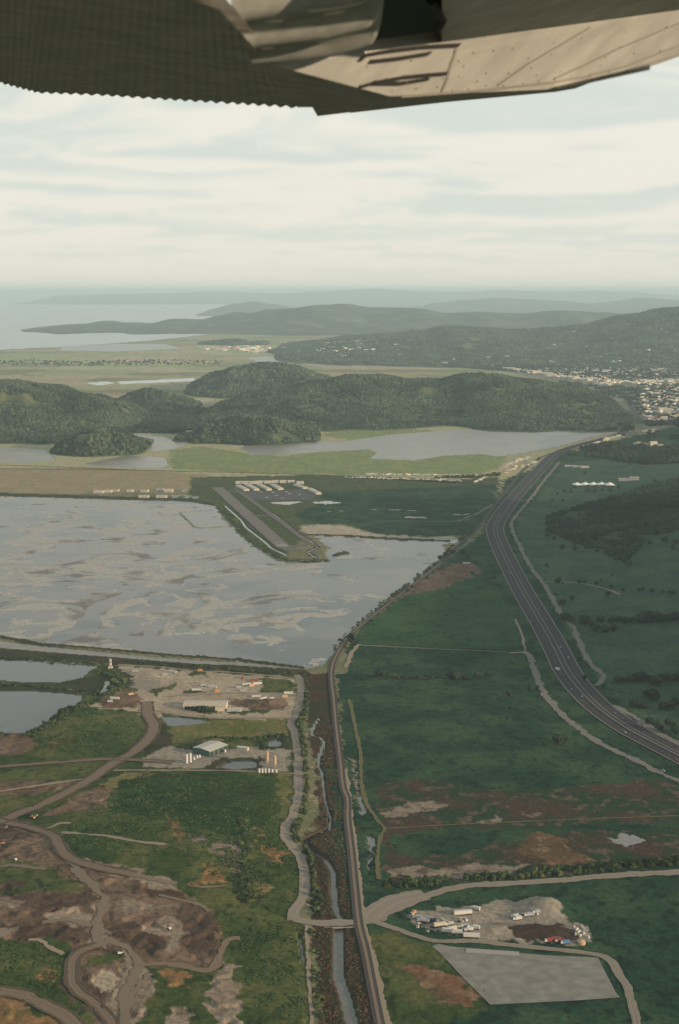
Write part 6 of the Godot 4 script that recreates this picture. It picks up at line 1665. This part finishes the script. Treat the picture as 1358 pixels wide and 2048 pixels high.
func build_yard() -> void:
	var words := ["longest white trailer at the back of the truck yard", "cream trailer at the left end of the truck yard", "long white trailer at the front edge of the yard", "short white trailer beside the long one at the yard front", "short cream trailer behind the front row of the yard", "white trailer in the left front corner of the yard"]
	for k in trailer_spots.size():
		var s: Array = trailer_spots[k]
		var o := thing("box_trailer", words[k], "trailer", s[0], deg_to_rad(s[2]), "trailers in the yard")
		var l: float = s[1]
		var m: Material = mats.cream_wall if k in [1, 4] else mats.white_metal
		obj("body", box_mesh(Vector3(0, 2.6, 0), Vector3(l, 2.8, 2.6)), m, o)
		obj("rear_door", box_mesh(Vector3(l * 0.5 + 0.05, 2.6, 0), Vector3(0.1, 2.5, 2.3)), mats.grey_metal, o)
		obj("landing_gear", box_mesh(Vector3(-l * 0.3, 0.6, 0), Vector3(0.3, 1.2, 1.8)), mats.black_steel, o)
		for x in [l * 0.30, l * 0.40]:
			for e in [-1, 1]:
				var w := tool()
				cyl_into(w, Vector3(x, 0.55, e * 1.1), 0.55, 0.55, 0.35, Basis(Vector3.RIGHT, PI / 2), 12)
				obj("wheel", w.commit(), mats.tyre, o)
	var tw := ["white truck in the middle of the gravel yard", "second white truck in the middle of the gravel yard", "grey truck parked left of the gravel mound", "grey truck parked against the gravel mound", "white pickup truck behind the front trailers", "white truck at the back corner of the yard", "orange and white truck at the road corner of the yard", "grey green truck at the left yard entrance", "long green grey truck on the left yard edge", "dark truck on the left yard edge", "white truck among the front clutter", "grey truck between the trailers", "pale truck beside the cream trailer", "small grey truck on the left fence line"]
	var tp := [mats.white_metal, mats.white_metal, mats.grey_metal, mats.grey_metal, mats.white_metal, mats.white_metal, mats.orange_paint, mats.grey_metal, mats.teal_roof, mats.black_steel, mats.white_metal, mats.grey_metal, mats.pale_roof, mats.grey_metal]
	for k in truck_spots.size():
		make_truck("yard_truck", tw[k], truck_spots[k][0], deg_to_rad(truck_spots[k][1]), tp[k], 4.5 + (k % 3), "trucks in the yard")
	for k in junk_spots.size():
		var o := thing("scrap_unit", "small white scrap unit in the pile right of the dark heap", "scrap", junk_spots[k], rng.randf() * TAU, "scrap units")
		obj("body", box_mesh(Vector3(0, 0.9, 0), Vector3(rng.randf_range(1.6, 3.2), 1.8, 1.8)), mats.white_metal if k % 3 else mats.grey_metal, o)
		obj("lid", box_mesh(Vector3(0, 1.95, 0), Vector3(1.5, 0.3, 1.6)), mats.grey_metal, o)
	for k in clutter_spots.size():
		var o := thing("pallet_stack", "low pile of pale gear among the parked trucks and trailers", "gear", clutter_spots[k], rng.randf() * TAU, "gear piles in the truck yard")
		var w := rng.randf_range(1.6, 4.5)
		obj("crate", box_mesh(Vector3(0, 0.7, 0), Vector3(w, 1.5, 1.8)), [mats.white_metal, mats.grey_metal, mats.tan_steel, mats.cream_wall, mats.black_steel, mats.brown_roof][k % 6], o)
		obj("cover", box_mesh(Vector3(0.1, 1.55, 0), Vector3(w * 0.9, 0.25, 1.6)), [mats.grey_metal, mats.brown_roof, mats.pale_roof][k % 3], o)
	var rw := ["left red machine at the front of the dark heap", "middle red machine at the front of the dark heap", "right red machine at the front of the dark heap"]
	for k in 3:
		make_truck("red_truck", rw[k], red_machine_spots[k], 0.1, mats.red_paint, 4.5, "red machines")
	make_truck("blue_truck", "blue grey truck beside the red machines", blue_machine_spot, 0.05, mats.blue_paint, 5.0, "")
	vertical_tank("round_tank", "broad low tan round tank at the right end of the yard", round_tank_spot, 3.2, 2.2, mats.tan_steel, 0.0, "")
	var p := pairs(PAD)
	var st := tool()
	for k in Geometry2D.triangulate_polygon(p):
		st.set_normal(Vector3.UP)
		st.add_vertex(Vector3(p[k].x, 1.62, p[k].y))
	struct("gravel_pad", st.commit(), mats.pad)
	st = tool()
	var c: Array = [Vector3(100.5, 1.9, -1064.5), Vector3(142.0, 1.9, -1058.5), Vector3(141.4, 1.9, -1050.8), Vector3(99.6, 1.9, -1056.8)]
	quad(st, c[0], c[1], c[2], c[3])
	st.generate_normals()
	struct("concrete_slab", st.commit(), mats.concrete)

func build_hillside_buildings() -> void:
	var nth := ["leftmost", "second", "middle", "fourth", "rightmost"]
	for k in 5:
		var o := thing("white_tent", "%s of the five joined white peaked tents on the hillside" % nth[k], "tent", tent_spots[k] + Vector3(0, 0, -14), 0.0, "white peaked tents")
		var st := tool()
		var w := 11.0
		var d := 15.0
		var rows := []
		for j in 9:
			var row := []
			for i in 9:
				var u := i / 8.0 * 2.0 - 1.0
				var q := j / 8.0 * 2.0 - 1.0
				var y := 4.0 + 6.5 * pow(maxf(0.0, 1.0 - maxf(absf(u), absf(q) * 0.8)), 1.25)
				row.append(Vector3(u * w, y, q * d))
			rows.append(row)
		for j in 8:
			for i in 8:
				quad(st, rows[j][i], rows[j][i + 1], rows[j + 1][i + 1], rows[j + 1][i])
		st.generate_normals()
		obj("canopy", st.commit(), mats.tent_cloth, o)
		obj("valance", box_mesh(Vector3(0, 3.6, d - 0.1), Vector3(w * 2.0 - 0.1, 0.8, 0.12)), mats.tent_cloth, o)
		for s in [[-1, -1], [1, -1], [-1, 1], [1, 1]]:
			obj("post", box_mesh(Vector3(s[0] * (w - 0.4), 1.5, s[1] * (d - 0.5)), Vector3(0.4, 5.4, 0.4)), mats.white_metal, o)
	var words := ["grey barn right of the white tents", "taller grey barn at the right end beyond the tents", "left cream shed above the frontage road", "middle cream shed above the frontage road", "right cream shed above the frontage road", "small white shed beside the railway brush"]
	for k in barn_spots.size():
		var s: Array = barn_spots[k]
		gable("barn" if k < 2 else "farm_shed", words[k], "barn" if k < 2 else "shed", s[0], -0.1, s[1], 14.0 if k < 5 else 8.0, s[2] * 0.75, s[2] * 0.3, mats.cream_wall if k > 1 else mats.grey_wall, mats.grey_roof if k < 2 else mats.cream_roof, "", 3)

# ------------------------------------------------------------------ town and traffic
func build_town() -> void:
	var proto := []
	var spec := [[mats.cream_wall, mats.pale_roof, 1.0], [mats.cream_wall, mats.cream_roof, 1.5], [mats.white_metal, mats.grey_roof, 0.8], [mats.cream_wall, mats.red_roof, 0.7], [mats.cream_wall, mats.brown_roof, 0.7]]
	for r in town_rows:
		for i in r[2]:
			var q: Vector3 = r[0].lerp(r[1], (i + rng.randf()) / r[2])
			q.x += rng.randf_range(-0.2, 0.2) * r[4]
			q.z += rng.randf_range(-1.0, 1.0) * r[4]
			for h in HILLS:
				if h[3] > 0 and h[3] < 20:
					var y := hill_height(h, q.x, q.z)
					var cc := crest(h, q.x)
					if absf(q.z - cc.x) < h[1] * 1.6:
						q.y = maxf(q.y, y)
			var kind := rng.randi() % spec.size()
			if r[3] > 40:
				kind = rng.randi() % 2
			if proto.size() <= kind:
				kind = proto.size()
			var sc: float = r[3] / 20.0 * rng.randf_range(0.5, 1.15)
			var o: Node3D
			if kind == proto.size():
				o = gable("town_building", "", "building", q, 0, 20, 12, 5, 2, spec[kind][0], spec[kind][1], "", 0)
				proto.append(o)
				o.rotation.y = rng.randf_range(-0.4, 0.4)
			else:
				o = copy_of(proto[kind], "town_building", q, rng.randf_range(-0.4, 0.4))
			o.scale = Vector3(sc, minf(sc, 1.6) * spec[kind][2], sc)
			var big: bool = r[3] > 40
			tag(o, ("large pale building " if big else "small pale house ") + r[5], "building", "buildings " + r[5])

func build_far_roofs() -> void:
	# the rest of the town, too small and close set to tell house from house
	var st := tool()
	box_into(st, Vector3(0, 2.5, 0), Vector3(16, 6, 11))
	var p := [Vector3(-8.4, 5.5, 6), Vector3(-8.4, 8.0, 0), Vector3(8.4, 8.0, 0), Vector3(8.4, 5.5, 6), Vector3(-8.4, 5.5, -6), Vector3(8.4, 5.5, -6)]
	quad(st, p[0], p[1], p[2], p[3])
	quad(st, p[5], p[2], p[1], p[4])
	var mesh := st.commit()
	for g in FAR_TOWN:
		var area := pairs(g[2])
		var at := []
		for q in scatter(area, g[1], 0.12):
			var y := LAND
			for h in HILLS:
				if h[3] > 0:
					y = maxf(y, hill_height(h, q.x, q.z))
			at.append(Vector3(q.x, y, q.z))
		var mm := MultiMesh.new()
		mm.transform_format = MultiMesh.TRANSFORM_3D
		mm.use_colors = true
		mm.mesh = mesh
		mm.instance_count = at.size()
		for i in at.size():
			var s := rng.randf_range(0.6, 1.5) * float(g[3])
			mm.set_instance_transform(i, Transform3D(Basis(Vector3.UP, rng.randf() * TAU).scaled(Vector3(s, minf(s, 1.4), s)), at[i]))
			var c: Vector3 = [Vector3(.62, .56, .45), Vector3(.70, .66, .58), Vector3(.45, .40, .33), Vector3(.34, .22, .16), Vector3(.55, .53, .50)][rng.randi() % 5]
			mm.set_instance_color(i, Color(c.x, c.y, c.z))
		var o := MultiMeshInstance3D.new()
		o.multimesh = mm
		o.material_override = mats.leaf
		o.name = numbered("far_houses")
		add_child(o)
		tag(o, g[0], "buildings", "", "stuff")

func make_car(called: String, label: String, at: Vector3, turn: float, paint: Material, group: String, s := 1.0) -> Node3D:
	var o := thing(called, label, "car", at, turn, group)
	var st := tool()
	box_into(st, Vector3(0, 0.65, 0), Vector3(1.85, 0.65, 4.6))
	obj("body", st.commit(), paint, o)
	st = tool()
	var p := [Vector3(-0.85, 0.97, 1.5), Vector3(0.85, 0.97, 1.5), Vector3(0.85, 0.97, -1.3), Vector3(-0.85, 0.97, -1.3), Vector3(-0.7, 1.5, 0.9), Vector3(0.7, 1.5, 0.9), Vector3(0.7, 1.5, -0.5), Vector3(-0.7, 1.5, -0.5)]
	quad(st, p[7], p[6], p[5], p[4])
	quad(st, p[4], p[5], p[1], p[0])
	quad(st, p[6], p[7], p[3], p[2])
	quad(st, p[5], p[6], p[2], p[1])
	quad(st, p[7], p[4], p[0], p[3])
	obj("cabin", st.commit(), mats.window_glass, o)
	obj("roof", box_mesh(Vector3(0, 1.53, 0.2), Vector3(1.42, 0.07, 1.45)), paint, o)
	for w in [[-0.85, 1.45], [0.85, 1.45], [-0.85, -1.45], [0.85, -1.45]]:
		st = tool()
		cyl_into(st, Vector3(w[0], 0.33, w[1]), 0.33, 0.33, 0.24, Basis(Vector3.FORWARD, PI / 2), 12)
		obj("wheel", st.commit(), mats.tyre, o)
	o.scale = Vector3.ONE * s
	return o

func build_traffic() -> void:
	var line := smooth_line(pairs(RIBBONS[0][4]), 10.0)
	var paint := [mats.white_metal, mats.grey_metal, mats.blue_paint, mats.red_paint]
	var hue := ["white", "silver", "dark blue", "red"]
	for s in car_spots:
		var p: Vector3 = s[0]
		var best := 0
		for k in line.size():
			if line[k].distance_to(Vector2(p.x, p.z)) < line[best].distance_to(Vector2(p.x, p.z)):
				best = k
		var t := (line[mini(best + 1, line.size() - 1)] - line[maxi(best - 1, 0)]).normalized()
		make_car("car", "%s car driving on the highway" % hue[s[1]], p + Vector3(0, 0.85, 0), atan2(t.x, t.y), paint[s[1]], "%s cars on the highway" % hue[s[1]])
	var v := thing("box_truck", "bright white box truck, the largest vehicle on the highway", "truck", van_spot + Vector3(0, 0.85, 0), 0.42)
	obj("cargo_box", box_mesh(Vector3(0, 2.2, 0.8), Vector3(2.6, 2.9, 6.5)), mats.white_metal, v)
	obj("cab", box_mesh(Vector3(0, 1.5, -3.5), Vector3(2.3, 2.2, 2.0)), mats.white_metal, v)
	obj("windscreen", box_mesh(Vector3(0, 2.0, -4.53), Vector3(2.0, 0.8, 0.06)), mats.window_glass, v)
	for w in [[-1.1, -3.3], [1.1, -3.3], [-1.1, 2.6], [1.1, 2.6]]:
		var st := tool()
		cyl_into(st, Vector3(w[0], 0.5, w[1]), 0.5, 0.5, 0.3, Basis(Vector3.FORWARD, PI / 2), 12)
		obj("wheel", st.commit(), mats.tyre, v)

# ------------------------------------------------------------------ the wing overhead
func plate(outline: Array, n: Vector3, thick: float) -> ArrayMesh:
	# a flat panel facing n (towards the eye) with its thickness behind it
	var u: Vector3 = (outline[1] - outline[0]).normalized()
	var w := n.cross(u).normalized()
	var p := PackedVector2Array()
	for q in outline:
		p.append(Vector2(u.dot(q - outline[0]), w.dot(q - outline[0])))
	var st := tool()
	var back := -n * thick
	var idx := Geometry2D.triangulate_polygon(p)
	for k in range(0, idx.size(), 3):
		var a: Vector3 = outline[idx[k]]
		var b: Vector3 = outline[idx[k + 1]]
		var c: Vector3 = outline[idx[k + 2]]
		if (c - a).cross(b - a).dot(n) < 0:
			var s := b
			b = c
			c = s
		tri(st, a, b, c)
		tri(st, a + back, c + back, b + back)
	for k in outline.size():
		var a: Vector3 = outline[k]
		var b: Vector3 = outline[(k + 1) % outline.size()]
		quad(st, a, b, b + back, a + back)
	return st.commit()

func strip(points: Array, n: Vector3, width: float, lift: float) -> ArrayMesh:
	var st := tool()
	for k in points.size() - 1:
		var a: Vector3 = points[k] + n * lift
		var b: Vector3 = points[k + 1] + n * lift
		var s := n.cross(b - a).normalized() * width * 0.5
		var q := [a - s, a + s, b + s, b - s]
		if (q[2] - q[0]).cross(q[1] - q[0]).dot(n) < 0:
			q.reverse()
		quad(st, q[0], q[1], q[2], q[3])
		var d := n * -lift * 0.9
		quad(st, q[1], q[0], q[0] + d, q[1] + d)
		quad(st, q[3], q[2], q[2] + d, q[3] + d)
	return st.commit()

func build_wing() -> void:
	var o := thing("aircraft_wing", "blurred underside of an aircraft wing hanging over the top of the view", "aircraft wing", EYE)
	var skin := obj("lower_skin", plate(skin_outline, skin_normal, 0.03), mats.wing_paint, o)
	obj("forward_skin", plate(shade_outline, shade_normal, 0.03), mats.wing_paint, o)
	obj("hinge_panel", plate(hinge_outline, flap_normal, 0.03), mats.wing_paint, o)
	obj("trailing_edge", plate(strip_outline, strip_normal, 0.005), mats.wing_paint, o)
	# the open bay behind the fairing: a deep box of bare primed sheet
	var bay := tool()
	var deep := gap_normal * -0.45
	for k in gap_outline.size():
		var a: Vector3 = gap_outline[k]
		var b: Vector3 = gap_outline[(k + 1) % gap_outline.size()]
		quad(bay, a, b, b + deep, a + deep)
		quad(bay, b + deep, b, a, a + deep)
	var roof := []
	for p in gap_outline:
		roof.append(p + deep)
	obj("bay_wall", bay.commit(), mats.primer, o)
	obj("bay_roof", plate(roof, gap_normal, 0.01), mats.primer, o)
	# corrugated flap: ribs run from the scalloped trailing edge inwards
	var st := tool()
	var n := 300
	var rows := 6
	var v := []
	for j in rows + 1:
		var row := []
		for i in n + 1:
			var s := i / float(n) * (flap_edge.size() - 1)
			var k := mini(int(s), flap_edge.size() - 2)
			var e: Vector3 = flap_edge[k].lerp(flap_edge[k + 1], s - k)
			var r: Vector3 = flap_root[k].lerp(flap_root[k + 1], s - k)
			var p: Vector3 = e.lerp(r, j / float(rows))
			row.append(p + flap_normal * (0.0032 if j == 0 else 0.0004) * cos(i * TAU / 8.0))
		v.append(row)
	for j in rows:
		for i in n:
			var a: Vector3 = v[j][i]
			var b: Vector3 = v[j][i + 1]
			var c: Vector3 = v[j + 1][i + 1]
			var d: Vector3 = v[j + 1][i]
			var back := flap_normal * -0.02
			if (c - a).cross(b - a).dot(flap_normal) > 0:
				quad(st, a, b, c, d)
				quad(st, d + back, c + back, b + back, a + back)
			else:
				quad(st, d, c, b, a)
				quad(st, a + back, b + back, c + back, d + back)
			if j == 0:
				quad(st, a, b, b + back, a + back)
	obj("flap", st.commit(), mats.wing_paint, o)
	# beaded fairing
	st = tool()
	var f: Array = fairing_corners
	var left := [f[0], f[1]]
	var nu := 40
	var nv := 24
	var g := []
	for j in nv + 1:
		var tv := j / float(nv)
		var row := []
		for i in nu + 1:
			var tu := i / float(nu)
			var top: Vector3 = f[0].lerp(f[6], tu)
			var s := tu * 4.0
			var k := mini(int(s), 3)
			var low: Vector3 = f[1 + k].lerp(f[2 + k], s - k)
			var p: Vector3 = top.lerp(low, tv)
			var round_ := 1.0 - pow(absf(tv * 2.0 - 1.0), 3.0)
			var bead := cos((tv * 3.2 + tu * 0.35) * TAU) * 0.008 * (1.0 - pow(tu, 6.0))
			row.append(p + fairing_normal * (0.015 * round_ + bead) - fairing_normal * 0.03 * pow(tu, 8.0))
		g.append(row)
	for j in nv:
		for i in nu:
			var a: Vector3 = g[j][i]
			var b: Vector3 = g[j][i + 1]
			var c: Vector3 = g[j + 1][i + 1]
			var d: Vector3 = g[j + 1][i]
			st.set_smooth_group(0)
			if (c - a).cross(b - a).dot(fairing_normal) > 0:
				for q in [a, b, c, a, c, d]:
					st.add_vertex(q)
			else:
				for q in [d, c, b, d, b, a]:
					st.add_vertex(q)
	st.index()
	st.generate_normals()
	obj("fairing", st.commit(), mats.fairing_metal, o)
	st = tool()
	for k in cable_points.size() - 1:
		var a: Vector3 = cable_points[k]
		var b: Vector3 = cable_points[k + 1]
		var d := (b - a).normalized()
		var x := d.cross(Vector3.UP).normalized()
		cyl_into(st, (a + b) * 0.5, 0.009, 0.009, a.distance_to(b) * 1.1, Basis(x, d, x.cross(d)), 8)
	obj("cable", st.commit(), mats.black_steel, o)
	for s in seam_lines:
		obj("panel_seam", strip(s, skin_normal, 0.008, 0.0015), mats.seam, skin)
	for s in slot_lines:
		obj("drain_slot", strip(s, skin_normal, 0.012, 0.002), mats.slot_shade, skin)  # raised dark strips, not cut grooves; the slot shade is in their colour
	st = tool()
	var ball := SphereMesh.new()
	ball.radius = 0.0034
	ball.height = 0.004
	ball.radial_segments = 10
	ball.rings = 5
	st.append_from(ball, 0, Transform3D.IDENTITY)
	var rivet := st.commit()
	for p in rivet_spots:
		var r := obj("rivet", rivet, mats.seam, skin)
		r.position = p
		r.basis = Basis(Quaternion(Vector3.UP, skin_normal))
